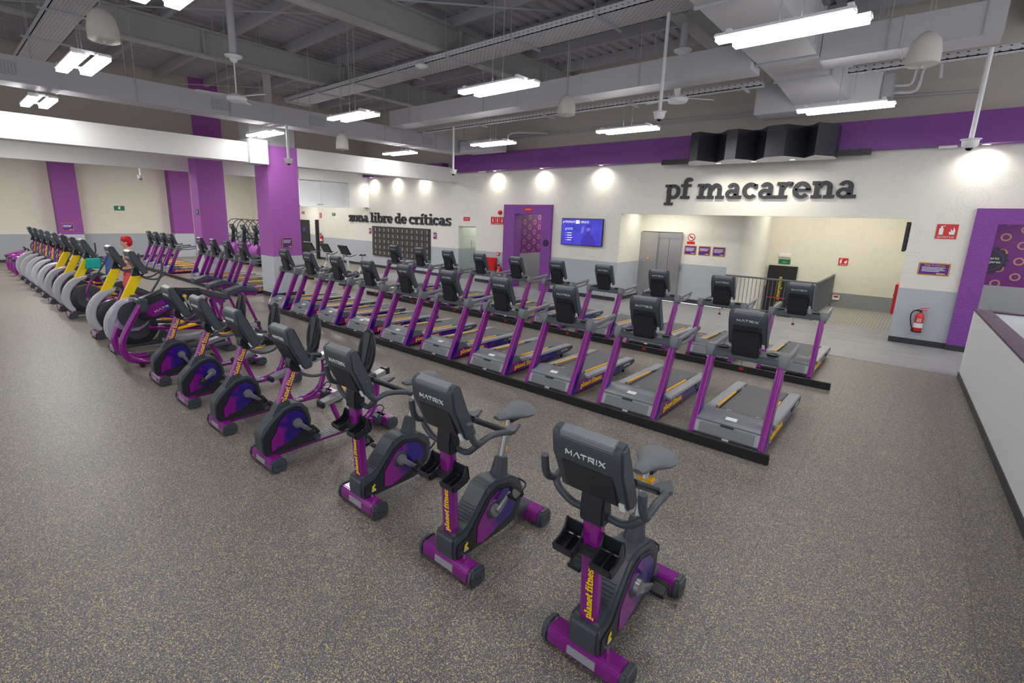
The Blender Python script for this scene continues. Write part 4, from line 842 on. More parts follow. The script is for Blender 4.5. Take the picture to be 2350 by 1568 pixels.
# ---------------------------------------------------------------- push trainer with the clear flywheel cover
def make_push():
    t = thing('flywheel_trainer', 'purple trainer with curved front tubes, clear wheel cover and blue side panel beside the recumbents', 'exercise machine')
    for s in (-1, 1):
        MB().tube([(s*.23, .30, 1.0), (s*.235, .17, .78), (s*.24, .03, .52), (s*.24, .0, .36), (s*.23, .06, .18), (s*.21, .24, .08), (s*.20, .40, .07)], .05, 14, smooth=6).build('curved_leg', 'purple', t)
        MB().cyl((s*.2, .22, .03), (s*.30, .22, .03), .03, 12).build('wheel', 'rubber', t)
        MB().box(s*.23-.055, s*.23+.055, .26, .40, .88, 1.10).build('joint_cover', 'dark', t, bev=.025, seg=3)
        MB().sweep([(s*.20, .38, .07), (s*.18, .9, .10), (s*.15, 1.6, .14)], rrect(.09, .08, .35), side=(1, 0, 0)).build('side_rail', 'dark', t)
    MB().cyl((-.24, .33, 1.02), (.24, .33, 1.02), .05, 14).build('cross_tube', 'dark', t)
    MB().lathe([(.001, 0), (.21, 0), (.215, .02), (.001, .03)], (-.09, .26, .80), 36, 'x').build('flywheel', 'dark', t)
    MB().lathe([(.001, .02), (.27, .02), (.28, -.04), (.27, .03)], (-.12, .24, .80), 40, 'x').build('clear_cover', 'clear', t)
    bd = MB().prism([(.30, .84), (.32, 1.06), (.75, 1.22), (1.25, 1.16), (1.28, 1.06), (.95, .95), (.6, .72), (.36, .70)], -.09, .09, 'x').build('body_shell', 'black', t, bev=.03, seg=3)
    pn = MB().prism([(.40, .80), (.42, .94), (.80, 1.10), (.90, 1.06), (.86, .92), (.5, .76)], .088, .1, 'x').build('print_panel', 'gal_mx', t, bev=.004)
    matrix_logo(.30, .004, T(.102, .66, .88) @ R(90, 'Z') @ R(-22, 'Y'), pn)
    c = MB().lathe([(.001, 0), (.035, 0), (.03, .02), (.001, .022)], (.11, .96, 1.06), 16, 'x').sweep([(.13, .96, 1.06), (.14, .99, .92)], rrect(.02, .04, .4), side=(1, 0, 0)).build('crank', 'crank', t)
    MB().lathe([(.001, 0), (.03, 0), (.026, .02), (.001, .022)], (.14, .96, 1.06), 16, 'x').build('knob', 'orange', c)
    MB().tube([(.14, .99, .93), (.15, 1.02, .8), (.14, .98, .66)], .016, 8, smooth=3).build('link', 'black', c)
    for s in (-1, 1):
        f = MB().prism([(.72, .52), (.74, .56), (1.05, .60), (1.08, .56)], s*.2-.06, s*.2+.06, 'x').build('foot_plate', 'orange', t, bev=.01)
        MB().sweep([(s*.2, .6, .62), (s*.2, 1.2, .52), (s*.2, 1.7, .34)], rrect(.04, .05, .3), side=(1, 0, 0)).build('guide_bar', 'black', f)
    MB().prism([(1.20, 1.08), (1.22, 1.16), (1.62, 1.02), (1.70, .93), (1.6, .92)], -.13, .13, 'x').build('rear_pad', 'dark', t, bev=.02)
    MB().prism([(1.25, 1.06), (1.60, .93), (1.62, .88), (1.5, .87), (1.4, .95)], -.10, .10, 'x').build('rear_plate', 'purple', t, bev=.01)
    for s in (-1, 1): MB().tube([(s*.08, 1.42, .93), (s*.15, 1.62, .10)], .025, 10).build('rear_leg', 'purple', t)
    MB().box(-.24, .24, 1.52, 1.68, 0, .10).build('rear_foot', 'dark', t, bev=.02)
    return t
pt = make_push(); pt.location = (-9.33, 1.74, 0)
# padded sloping benches seen behind the machines
def make_bench():
    t = thing('sloping_bench', '', 'exercise bench', (0, 0, 0), 0, 'padded sloping benches behind the ellipticals')
    MB().prism([(0, .86), (.02, .95), (.3, 1.03), (.62, .92), (.66, .86), (.3, .93)], -.14, .14, 'x').build('pad', 'dark', t, bev=.02)
    MB().prism([(.06, .88), (.3, .95), (.60, .86), (.56, .80), (.34, .86)], -.10, .10, 'x').build('side_plate', 'purple', t, bev=.008)
    for y in (.14, .52):
        MB().tube([(0, .34, .88), (0, y*1.25, .06)], .028, 10).build('leg', 'purple', t)
        MB().box(-.22, .22, y*1.25-.04, y*1.25+.04, 0, .07).build('foot', 'dark', t, bev=.01)
    return t
bn = make_bench(); bn.location = (-10.15, 3.68, 0); bn['label'] = 'dark padded sloping bench behind the elliptical trainers, nearest of three'
dup(bn, (-11.2, 3.72, 0), 'dark padded sloping bench behind the elliptical trainers, middle one of three'); dup(bn, (-12.2, 3.76, 0), 'dark padded sloping bench behind the elliptical trainers, farthest of three')
# ---------------------------------------------------------------- folded purple frames by the left wall
def make_rower(lab, x, y):
    t = thing('folding_trainer', lab, 'exercise machine', (x, y, 0), 0, 'purple folding trainers at the far left')
    for s in (-1, 1):
        MB().tube([(s*.16, .0, .04), (s*.16, -.02, .35), (s*.14, .05, .55), (s*.12, .28, .58)], .045, 10, smooth=4).build('leg', 'purple', t)
        a = MB().tube([(s*.1, .0, .58), (s*.1, .50, .74)], .035, 10).build('arm', 'purple', t)
        MB().tube([(s*.1, .47, .72), (s*.12, .54, .80), (s*.12, .50, .88)], .024, 8, smooth=3).build('grip', 'black', a)
    MB().box(-.2, .2, -.08, .06, .52, .60).build('front_bar', 'dark', t, bev=.02)
    MB().box(-.16, .16, .1, .8, .30, .48).build('seat_block', 'arcgrey', t, bev=.03)
    MB().box(-.14, .14, .12, .78, .04, .22).build('base', 'black', t, bev=.02)
    return t
make_rower('purple folding trainer by the far left wall, nearest of three', -24.15, 1.85); make_rower('purple folding trainer by the far left wall, middle one of three', -25.25, 1.85); make_rower('purple folding trainer by the far left wall, farthest of three', -26.3, 1.85)
# ---------------------------------------------------------------- stair climbers behind the far treadmills
def make_climber():
    t = thing('stair_climber', '', 'stair climber', (0, 0, 0), 0, 'stair climbers behind the far treadmills')
    MB().lathe([(.001, -.38), (.30, -.38), (.36, -.3), (.36, .3), (.30, .38), (.001, .38)], (0, .35, .66), 28, 'x').build('drum_cover', 'purplewall', t)
    MB().prism([(.1, .02), (.1, .5), (.6, .9), (1.3, .35), (1.3, .02)], -.36, .36, 'x').build('body', 'black', t, bev=.03)
    st = MB()
    for k in range(3): st.box(-.28, .28, .75+k*.2, .97+k*.2, .72-k*.2, .80-k*.2)
    st.build('steps', 'grille', t, bev=.008)
    hr = MB()
    for s in (-1, 1):
        hr.tube([(s*.36, .15, .9), (s*.37, .05, 1.35), (s*.36, .1, 1.75), (s*.36, .35, 2.05), (s*.36, .8, 2.02), (s*.37, 1.15, 1.6), (s*.36, 1.3, .9)], .018, 8, smooth=5)
        hr.tube([(s*.36, .10, 1.25), (s*.37, .6, 1.22), (s*.37, 1.2, 1.05)], .018, 8, smooth=4); hr.tube([(s*.30, .15, 1.0), (s*.3, .7, 1.45), (s*.30, 1.0, 1.15)], .018, 8, smooth=4)
    hr.build('handrails', 'black', t)
    console(t, T(0, .34, 1.42) @ R(25, 'X'), .38, .46); MB().prism([(.1, .9), (.2, 1.5), (.3, 1.5), (.3, .9)], -.06, .06, 'x').build('mast', 'black', t, bev=.01)
    return t
sc_ = make_climber(); sc_.location = (-21.6, 9.6, 0); sc_['label'] = 'purple drummed stair climber with black rails, first from the right behind the far treadmills'
for i, x in enumerate((-22.85, -24.1, -25.35)): dup(sc_, (x, 9.6, 0), 'purple drummed stair climber with black rails, %s from the right behind the far treadmills' % ORD[i+1])
# ---------------------------------------------------------------- spin bikes behind the column
def make_spin():
    t = thing('spin_bike', '', 'exercise bike', (0, 0, 0), 0, 'white framed spin bikes')
    MB().box(-.26, .26, 0, .1, 0, .07).build('front_foot', 'black', t, bev=.01); MB().box(-.26, .26, 1.05, 1.13, 0, .07).build('rear_foot', 'black', t, bev=.01)
    fr = MB(); fr.sweep([(0, .05, .06), (0, .5, .40), (0, 1.08, .06)], rrect(.06, .07, .3), side=(1, 0, 0)); fr.sweep([(0, .33, .30), (0, .22, .95)], rrect(.055, .07, .3), side=(1, 0, 0)); fr.sweep([(0, .62, .33), (0, .80, .62)], rrect(.055, .07, .3), side=(1, 0, 0))
    fr.build('frame', 'white', t)
    MB().lathe([(.001, -.03), (.22, -.03), (.22, .03), (.001, .03)], (0, .22, .30), 28, 'x').build('flywheel', 'dark', t)
    MB().lathe([(.001, -.05), (.12, -.05), (.12, .05), (.001, .05)], (0, .55, .36), 24, 'x').build('crank_cover', 'black', t)
    for s, a in ((1, 20), (-1, 200)): crank(t, s, s*.06, .55, .36, a, .16)
    p = MB().sweep([(0, .78, .58), (0, .84, .98)], rrect(.045, .055, .3), side=(1, 0, 0)).build('seat_post', 'silver', t)
    MB().lathe([(.001, 0), (.03, 0), (.03, .04), (.001, .04)], (.0, .78, .62), 10, 'y').build('knob', 'orange', p)
    MB().box(-.02, .02, .72, 1.0, .98, 1.0).build('seat_slider', 'white', t); MB().box(-.03, .03, .99, 1.05, .975, 1.01).build('slider_knob', 'orange', t, bev=.01)
    MB().ball((0, .90, 1.04), .10, .09, .035).ball((0, .80, 1.04), .045, .12, .03).build('saddle', 'black', t)
    hb = MB()
    for s in (-1, 1): hb.tube([(0, .22, 1.02), (s*.18, .24, 1.02), (s*.19, .4, 1.06), (s*.16, .5, 1.1)], .016, 8, smooth=4)
    hb.build('handlebar', 'black', t)
    MB().box(-.28, .28, -.02, .02, 0, .36).xf(T(0, .20, 1.08) @ R(28, 'X')).build('screen', 'black', t, bev=.01)
    return t
sp0 = make_spin(); sp0.location = (-15.05, 9.35, 0); sp0['label'] = 'white framed spin bike with yellow knobs, nearest of three beyond the front treadmills'
for i, x in enumerate((-16.25, -17.4)): dup(sp0, (x, 9.35, 0), 'white framed spin bike with black screen, %s of three beyond the front treadmills' % ('middle one', 'farthest')[i])
# ================================================================== THINGS ON THE WALLS AND IN THE SIDE ROOMS
# lift
t = thing('lift', 'stainless steel lift with double sliding doors in the alcove under the big sign', 'lift', (0, 0, 0))
MB().box(-7.05, -6.45, 15.5, 15.6, 0, 2.15).build('side_panel', 'steel', t, flat=True)
MB().box(-6.45, -5.74, 15.5, 15.56, 1.99, 2.15).build('header', 'steel', t, flat=True); MB().box(-6.5, -6.44, 15.46, 15.6, 0, 2.15).box(-5.76, -5.70, 15.46, 15.6, 0, 2.15).build('door_frame', 'steel', t, flat=True)
MB().box(-7.05, -5.7, 15.62, 15.75, 0, 2.17).build('shaft_front', 'blackframe', t, flat=True)
for x0, x1 in ((-6.44, -6.10), (-6.09, -5.76)): MB().box(x0, x1, 15.53, 15.56, .02, 1.99).build('sliding_door', 'steel', t, flat=True)
MB().prism([(-6.78, 1.32), (-6.74, 1.36), (-6.70, 1.32), (-6.74, 1.28)], 15.494, 15.5, 'y').build('warning_mark', 'orange', t, flat=True)
MB().box(-5.70, -5.66, 15.55, 15.6, 1.0, 1.16).build('call_panel', 'steel', t, flat=True)
# lockers
t = thing('locker_bank', 'dark grey wooden locker bank recessed in the wall under the left lettering', 'lockers', (0, 0, 0))
MB().box(-19.7, -15.65, 13.93, 13.998, .57, 1.93).build('carcass', 'locker', t, flat=True)
nx, nz = 12, 5
for i in range(nx):
    for j in range(nz):
        x0 = -19.66+i*(3.97/nx); z0 = .59+j*(1.32/nz)
        d = MB().box(x0+.008, x0+3.97/nx-.008, 13.912, 13.93, z0+.006, z0+1.32/nz-.006).build('locker_door', 'locker', t, flat=True)
        MB().box(x0+.25, x0+.265, 13.895, 13.912, z0+.10, z0+.20).box(x0+.24, x0+.28, 13.9, 13.912, z0+.07, z0+.09).build('handle', 'letterw', d, flat=True)
# glass door
t = thing('glass_door', 'frameless glass door with a long steel pull in the sign wall', 'door', (0, 0, 0))
MB().box(-13.96, -13.1, 14.06, 14.075, .01, 2.07).build('glass_pane', 'glass', t, flat=True)
MB().cyl((-13.28, 14.0, .70), (-13.28, 14.0, 1.58), .014, 8).cyl((-13.28, 14.0, .8), (-13.28, 14.07, .8), .01, 8).cyl((-13.28, 14.0, 1.48), (-13.28, 14.07, 1.48), .01, 8).build('pull_handle', 'steel', t)
MB().box(-14.0, -13.05, 14.05, 14.09, 2.07, 2.1).build('top_rail', 'steel', t, flat=True)
# portals
def portal(x0, x1, xi0, xi1, z1, zi, lab):
    mb = MB(); mb.box(x0, xi0, 13.9, 14.0, 0, z1); mb.box(xi0, xi1, 13.9, 14.0, zi, z1)
    mb.box(xi1, x1, 13.9, 14.0, 0, z1); mb.box(xi0-.02, xi0+.005, 13.95, 14.3, 0, zi); mb.box(xi1-.005, xi1+.02, 13.95, 14.3, 0, zi); mb.box(xi0, xi1, 13.95, 14.3, zi-.005, zi+.02)
    o = mb.build('portal_frame', 'portal', flat=True); tag(o, lab, 'door frame')
    MB().box(x0, xi0, 13.885, 13.9, 0, .12).build('skirting', 'skirt', o, flat=True); return o
p1 = portal(-11.6, -9.52, -11.1, -9.92, 2.94, 2.62, 'purple wavy textured frame around the changing room entrance left of the television')
p2 = portal(.64, 3.3, .98, 3.0, 2.91, 2.61, 'purple wavy textured frame around the changing room entrance at the right edge')
def cog(name, x, y, z, r, m, lab, cat, parent=None):
    mb = MB(); pts = []
    for k in range(64):
        a = 2*PI*k/64; q = r*(1 if k % 4 < 2 else .9); pts.append((x+q*math.cos(a), z+q*math.sin(a)))
    mb.prism(pts, y-.02, y-.001, 'y'); o = mb.build(name, m, parent, flat=True)
    if lab: tag(o, lab, cat)
    return o
g_ = cog('cog_sign', -9.70, 13.9, 1.67, .115, 'black', 'small round black cog sign on the left purple portal', 'sign')
MB().lathe([(.075, 0), (.08, -.003), (.07, -.003)], (-9.70, 13.879, 1.67), 24, 'y').build('ring', 'plaque', g_)
MB().box(-9.71, -9.69, 13.872, 13.88, 1.60, 1.71).ball((-9.70, 13.876, 1.73), .014, .004, .014).build('figure', 'plaque', g_, flat=True)
g_ = cog('cog_sign', 1.15, 16.6, 1.80, .33, 'black', 'large round black cog sign inside the right purple portal', 'sign')
MB().lathe([(.25, 0), (.255, -.003), (.235, -.003)], (1.15, 16.579, 1.80), 32, 'y').build('ring', 'plaque', g_)
bftext('vestuario\nde mujeres', .085, .006, 'wording', 'letterw', g_, T(1.15, 16.575, 1.82), 1.1)
# television
t = thing('television', 'wall television showing a blue salon picture, right of the left purple portal', 'television', (-8.34, 13.9, 2.09))
MB().box(-.76, .76, .0, .06, -.43, .43).build('frame', 'black', t, bev=.008)
sc = MB().box(-.74, .74, -.004, 0, -.41, .41).build('screen', 'tv', t, flat=True)
TM = T(0, -.008, 0)
bftext('pf PREMIUM', .10, .004, 'caption', 'tvw', sc, TM @ T(-.48, 0, .28), .9); MB().box(-.22, -.08, -.01, -.004, .26, .37).build('tile', 'tvw', sc, flat=True); bftext('MÍMATE', .10, .004, 'caption', 'tvw', sc, TM @ T(.11, 0, .28), .85)
bftext('pf CUTS', .10, .004, 'caption', 'tvw', sc, TM @ T(-.46, 0, .06), .8)
for k, w_ in enumerate((.17, .17, .2, .16)): MB().box(-.52, -.52+w_, -.009, -.004, -.05-k*.075, -.025-k*.075).box(-.58, -.56, -.009, -.004, -.05-k*.075, -.03-k*.075).build('list_line', 'tvw', sc, flat=True)
MB().prism([(.02, -.41), (.06, -.2), (.16, -.06), (.28, -.03), (.40, -.08), (.50, -.22), (.54, -.41)], -.010, -.005, 'y').build('gown_picture', 'tvd', sc, flat=True)
MB().ball((.26, -.008, .09), .075, .004, .11).build('face_picture', 'tvm', sc); MB().prism([(.18, .13), (.19, .21), (.27, .25), (.34, .21), (.35, .10), (.31, .16)], -.014, -.009, 'y').prism([(.20, .03), (.22, -.02), (.28, -.03), (.33, .02), (.34, .08), (.27, .03)], -.0145, -.0125, 'y').build('hair_picture', 'tvd', sc, flat=True)
MB().prism([(.0, .12), (.06, .2), (.12, .14), (.08, -.02), (-.02, -.05)], -.009, -.005, 'y').build('hand_picture', 'tvm', sc, flat=True)
t = thing('television', 'slim black television hanging edge-on on the right side of the alcove opening', 'television', (-.37, 14.75, 2.3))
MB().box(-.03, .03, -.5, .5, -.32, .32).build('frame', 'black', t, bev=.006); MB().box(.03, .06, -.12, .12, -.1, .1).build('wall_bracket', 'steel', t)
# plaques, small signs
def plaque(x, z, w, h, lab, y=13.998, lines=4, title=None, axis='y', m='plaque', frame='orange'):
    t = thing('plaque', lab, 'sign', (x, y, z), 0 if axis == 'y' else PI/2)
    MB().box(-w/2, w/2, -.012, 0, -h/2, h/2).build('border', frame, t, bev=.006)
    pn = MB().box(-w/2+.018, w/2-.018, -.016, -.011, -h/2+.018, h/2-.018).build('panel', m, t, flat=True)
    if title: bftext(title, h*.14, .003, 'title', 'lettery', t, T(0, -.018, h*.27), 1)
    ln = MB()
    for k in range(lines): ln.box(-w*.38, w*(.36-.07*(k % 2)-(.1 if k == lines-1 else 0)), -.0185, -.016, h*(.2 if not title else .12)-k*h*.105, h*(.2 if not title else .12)-k*h*.105+h*.045)
    ln.build('wording', 'letterw', pn, flat=True)
    MB().box(w*.1, w*.38, -.0185, -.016, -h*.37, -h*.31).build('footer', 'lettery', pn, flat=True)
    return t
plaque(-5.44, 1.65, .36, .28, 'purple framed notice beside the lift, left one of three in a line', 15.598)
plaque(-5.02, 1.65, .35, .28, 'purple framed notice beside the lift, middle one of three in a line', 15.598, 3)
plaque(-4.60, 1.65, .36, .28, 'purple framed notice beside the lift, right one of three in a line', 15.598, 4)
plaque(.195, 1.655, .50, .26, 'wide purple dress code notice on the wall above the right extinguisher', lines=4, title='Código de vestimenta')
plaque(-19.94, 1.69, .2, .28, 'small purple notice to the left of the lockers'); plaque(-15.37, 1.66, .22, .28, 'small purple notice to the right of the lockers')
plaque(-14.045, 0, .32, .32, 'purple framed notice on the big purple column', axis='x', lines=3, title=None).location = (-14.035, 6.94, 1.6)
plaque(0, 0, .42, .34, 'purple framed notice on the purple stripe of the far left wall', axis='x', lines=3).location = (-29.395, 4.22, 1.55)
def redsign(x, z, w, h, txt, lab, y=13.998, m='red', rz=0, icons=0, body='letterw'):
    t = thing('safety_sign', lab, 'sign', (x, y, z), rz)
    MB().box(-w/2, w/2, -.008, 0, -h/2, h/2).build('plate', m, t, flat=True)
    if txt: bftext(txt, min(h*.5, w/len(txt)*1.35) if not icons else w/len(txt)*1.3, .003, 'wording', body, t, T(0, -.010, -h*.12 if not icons else -h*.44), 1)
    for k in range(icons):
        cx = -w/4 if icons == 2 and k == 0 else (w/4 if icons == 2 else 0)
        if k == 0: MB().box(cx-w*.11, cx+w*.09, -.011, -.008, -h*.22, h*.22).box(cx-w*.06, cx+w*.04, -.011, -.008, h*.22, h*.32).prism([(cx-w*.06, h*.30), (cx+w*.16, h*.36), (cx+w*.16, h*.40), (cx-w*.06, h*.36)], -.011, -.008, 'y').build('pictogram', 'letterw', t, flat=True)
        else: MB().prism([(cx-w*.12, -h*.2), (cx-w*.15, 0), (cx-w*.05, -.02*h), (cx-w*.1, h*.2), (cx+w*.02, h*.05), (cx+w*.06, h*.32), (cx+w*.14, h*.05), (cx+w*.12, -h*.2)], -.011, -.008, 'y').build('pictogram', 'letterw', t, flat=True)
    return t
redsign(.265, 2.44, .33, .30, 'EXTINTOR', 'red EXTINTOR sign with pictograms above the right fire extinguisher', icons=2)
redsign(-13.55, 2.39, .34, .14, 'SIN SALIDA', 'small red sign on the wall above the glass door')
redsign(-10.5, 2.785, .34, .14, 'SIN SALIDA', 'small red sign on top of the left purple portal', 13.898)
for k, q in enumerate(('left', 'middle', 'right')): redsign(-12.19+k*.22, 2.36, .20, .27, 'ALARMA' if k == 1 else 'EXTINTOR', 'red fire safety sign by the left purple portal, %s one of three' % q, icons=1)
redsign(-1.84, 1.42, .24, .22, 'PULSADOR', 'small red fire sign on the rear wall beyond the railing', 18.64, icons=2)
redsign(-28.3, 2.45, .34, .14, 'SIN SALIDA', 'small red sign above the dark door in the far passage', 15.09)
redsign(-24.4, 2.33, .2, .26, 'EXTINTOR', 'faded red sign at the left end of the sign wall', icons=1)
redsign(-23.1, 2.41, .3, .14, '', 'small green exit sign on the wall under the boxed bulkhead', m='green', icons=1)
redsign(-3.42, 1.30, .34, .15, 'SALIDA DE\nEMERGENCIA', 'green emergency exit sign above the dark door beyond the railing', 18.64, m='green')
t = redsign(0, 0, .42, .22, '', 'green exit sign on the far left wall', m='green', rz=PI/2, icons=1); t.location = (-29.99, 6.38, 2.44)
t = redsign(0, 0, .2, .2, '', 'small green exit sign on the far purple column', m='green', icons=1); t.location = (-19.75, 6.495, 2.39)
t = thing('emergency_lamp', 'white emergency lamp box above the green exit sign', 'lamp', (-3.42, 18.64, 1.5)); MB().box(-.17, .17, -.05, 0, -.05, .06).build('case', 'white', t, bev=.01); MB().box(-.15, .15, -.053, -.049, -.04, .03).build('lens', 'lightframe', t)
t = thing('no_smoking_sign', 'round red and white no-smoking sign above the purple notices', 'sign', (-5.45, 15.598, 2.04))
MB().lathe([(.001, -.002), (.11, -.002), (.11, -.006), (.001, -.006)], (0, 0, 0), 28, 'y').build('disc', 'letterw', t); MB().lathe([(.112, -.006), (.112, -.011), (.09, -.011), (.09, -.006)], (0, 0, 0), 28, 'y').build('ring', 'red', t)
MB().prism([(-.08, .065), (-.065, .08), (.08, -.065), (.065, -.08)], -.012, -.007, 'y').build('bar', 'red', t, flat=True); MB().box(-.05, .05, -.009, -.006, -.015, .012).build('cigarette', 'rubber', t, flat=True); MB().box(-.12, .12, -.008, 0, -.21, -.13).build('caption_plate', 'red', t, flat=True)
# fire gear
def extinguisher(x, y, z, lab, s=1.0):
    t = thing('fire_extinguisher', lab, 'fire extinguisher', (x, y, z))
    c = MB().lathe([(.001, 0), (.065, 0), (.075, .02), (.075, .33), (.06, .39), (.025, .42), (.02, .44), (.001, .44)], (0, 0, 0), 24).build('cylinder', 'red', t)
    MB().lathe([(.0765, .02), (.0765, 0), (.07, -.005), (.001, -.005)], (0, 0, 0), 24).build('base_ring', 'rubber', t)
    MB().box(-.02, .02, -.03, .02, .43, .48).prism([(-.02, .48), (-.11, .455), (-.11, .465), (-.02, .50)], -.012, .012, 'y').build('valve', 'black', t, bev=.003)
    MB().prism([(-.02, .50), (.13, .53), (.13, .54), (-.02, .515)], -.012, .012, 'y').prism([(-.0, .47), (.11, .48), (.11, .49), (-.0, .485)], -.012, .012, 'y').build('lever', 'red', t, bev=.002)
    MB().tube([(-.02, 0, .46), (-.11, -.02, .45), (-.15, -.02, .36), (-.13, -.02, .2), (-.09, -.02, .06)], .011, 8, smooth=5).build('hose', 'rubber', t)
    MB().cyl((-.09, -.02, .08), (-.085, -.02, -.0), .016, 8).build('nozzle', 'black', t)
    MB().sweep([(0, 0, .10), (0, 0, .2)], circ(.0765, 24)).build('label_band', 'letterw', c)
    l = MB()
    for k in range(5): l.box(-.04, .04, -.079, -.077, .225+k*.018, .232+k*.018)
    l.build('wording', 'letterw', c, flat=True)
    MB().box(-.03, .03, .07, .10, .25, .35).build('wall_bracket', 'rubber', t)
    return t
extinguisher(.14, 13.9, .30, 'red fire extinguisher with a black hose on the grey wall at right')
extinguisher(-11.74, 13.9, .28, 'red fire extinguisher beside the red box left of the purple portal')
extinguisher(-24.3, 13.9, .9, 'red fire extinguisher at the far end of the sign wall near the dark passage')
t = thing('hose_cabinet', 'flat red fire hose cabinet on the wall left of the purple portal', 'cabinet', (-12.27, 13.998, .80)); MB().box(-.34, .34, -.16, 0, -.27, .20).build('case', 'red', t, bev=.01); MB().box(-.30, .30, -.168, -.158, -.23, .16).build('door', 'red', t, bev=.004)
t = thing('alarm_button', 'small red fire alarm call point above the hose cabinet', 'alarm', (-11.88, 13.998, 1.15)); MB().box(-.06, .06, -.04, 0, -.06, .06).build('case', 'red', t, bev=.006); MB().box(-.035, .035, -.044, -.038, -.035, .035).build('window', 'letterw', t)
t = thing('alarm_button', 'small red fire alarm call point on the grey rear wall beyond the railing', 'alarm', (-1.86, 18.64, .30)); MB().box(-.09, .09, -.05, 0, -.07, .07).build('case', 'white', t, bev=.006); MB().box(-.06, .06, -.056, -.048, -.0, .06).build('button', 'red', t)
t = thing('alarm_bell', 'round red alarm bell on the wall above the three fire signs', 'alarm', (-11.84, 13.998, 2.66)); MB().lathe([(.001, -.09), (.06, -.08), (.085, -.04), (.085, 0), (.001, 0)], (0, 0, 0), 20, 'y').build('bell', 'red', t)
t = thing('hose_reel_box', 'tall red hose box on the side wall of the alcove opening', 'cabinet', (-.31, 15.1, .75)); MB().box(-.08, 0, -.3, .3, -.25, .45).build('case', 'red', t, bev=.01)
# doors of the passage and emergency exit
t = thing('service_door', 'dark door with a purple notice in the far passage beside the big column', 'door', (-28.15, 15.08, 0)); MB().box(-.55, .55, -.04, 0, 0, 2.03).build('door_leaf', 'blackframe', t); MB().box(-.2, .15, -.05, -.04, 1.35, 1.6).build('notice', 'plaque', t)
MB().box(-24.85, -24.63, 13.9, 14.3, 0, 2.1).build('dark_post', 'blackframe', flat=True); tag(bpy.data.objects['dark_post'], 'dark door post at the left end of the sign wall', 'post')
t = thing('emergency_door', 'dark emergency door with upright yellow lettering beyond the railing', 'door', (-3.42, 18.6, -.9)); MB().box(-.42, .42, -.04, 0, 0, 2.06).build('door_leaf', 'blackframe', t)
bftext('salida de emergencia', .17, .006, 'wording', 'lettery', t, T(0.02, -.05, 1.0) @ R(-90, 'Y'), 1); MB().box(-.36, .22, -.1, -.06, .98, 1.01).build('push_bar', 'red', t)
# railing
def rail(p, q, lab, nb):
    t = thing('railing', lab, 'railing'); P, Q = Vector(p), Vector(q); d = (Q-P)
    MB().sweep([P+Vector((0, 0, 1.0)), Q+Vector((0, 0, 1.0))], rrect(.05, .04)).build('top_rail', 'railgrey', t)
    MB().sweep([P+Vector((0, 0, .1)), Q+Vector((0, 0, .1))], rrect(.03, .03)).build('bottom_rail', 'railgrey', t)
    for k in (0, 1): c = P+d*k; MB().cyl(c, c+Vector((0, 0, 1.02)), .025, 10).build('post', 'railgrey', t)
    for k in range(1, nb): c = P+d*k/nb; MB().cyl(c+Vector((0, 0, .1)), c+Vector((0, 0, .99)), .008, 6).build('baluster', 'railgrey', t)
rail((-4.25, 15.38, 0), (-2.0, 15.38, 0), 'grey metal railing facing the gym in front of the stairwell', 22); rail((-2.0, 15.45, 0), (-2.0, 18.6, 0), 'grey metal railing running away beside the grooved landing', 32)
t = thing('handrail', 'dark wall handrail on the right side of the grooved landing', 'handrail'); MB().tube([(-.40, 15.6, .85), (-.40, 17.6, .95)], .022, 8).build('rail', 'blackframe', t)
for y in (15.8, 17.4): MB().cyl((-.40, y, .87), (-.31, y, .85), .01, 6).build('bracket', 'blackframe', t)
# machine with yellow pads beyond the half-height wall
t = thing('padded_machine', 'black machine with yellow roller pads half hidden behind the half-height wall', 'exercise machine', (1.62, 10.3, 0))
MB().box(-.42, -.34, -.5, .5, 0, .95).box(.34, .42, -.5, .5, 0, .95).box(-.42, .42, -.5, -.42, .85, .95).build('frame', 'black', t, bev=.01)
for z, y in ((.82, -.1), (.70, -.35)): MB().cyl((-.34, y, z), (.34, y, z), .075, 16).build('roller_pad', 'yellow', t)
MB().cyl((-.34, .0, .70), (.34, .0, .70), .02, 10).build('axle', 'silver', t)
# ------------------------------------------------------------------ hanging things
def fan(x, y, zc, zm, lab, rot):
    t = thing('ceiling_fan', lab, 'fan', (x, y, zm))
    MB().cyl((0, 0, zc-zm), (0, 0, 7-zm), .07, 14).build('drop_pipe', 'duct', t)
    MB().lathe([(.07, .0), (.15, .03), (.17, .06), (.07, .10)], (0, 0, zc-zm-.1), 20).lathe([(.02, -.12), (.06, -.1), (.10, 0), (.001, .01)], (0, 0, zc-zm-.05), 20).build('canopy', 'lightframe', t)
    MB().cyl((0, 0, .1), (0, 0, zc-zm-.15), .014, 8).build('rod', 'lightframe', t)
    MB().lathe([(.001, -.07), (.17, -.06), (.20, .0), (.17, .04), (.06, .09), (.001, .1)], (0, 0, 0), 24).build('motor', 'lightframe', t)
    for k in range(3):
        a = rot+120*k; MB().prism([(.17, -.03), (.28, -.05), (.72, -.06), (.74, 0), (.72, .06), (.28, .04), (.17, .03)], -.004, .004, 'z').xf(R(a, 'Z') @ T(0, 0, .03) @ R(9, 'X')).build('blade', 'lightframe', t)
fan(-11, 4.56, 5.56, 4.73, 'white ceiling fan with a thin rod hanging at the upper left', 20); fan(-4.1, 10.12, 5.76, 4.84, 'white ceiling fan with a thin rod hanging left of the big duct', 50)
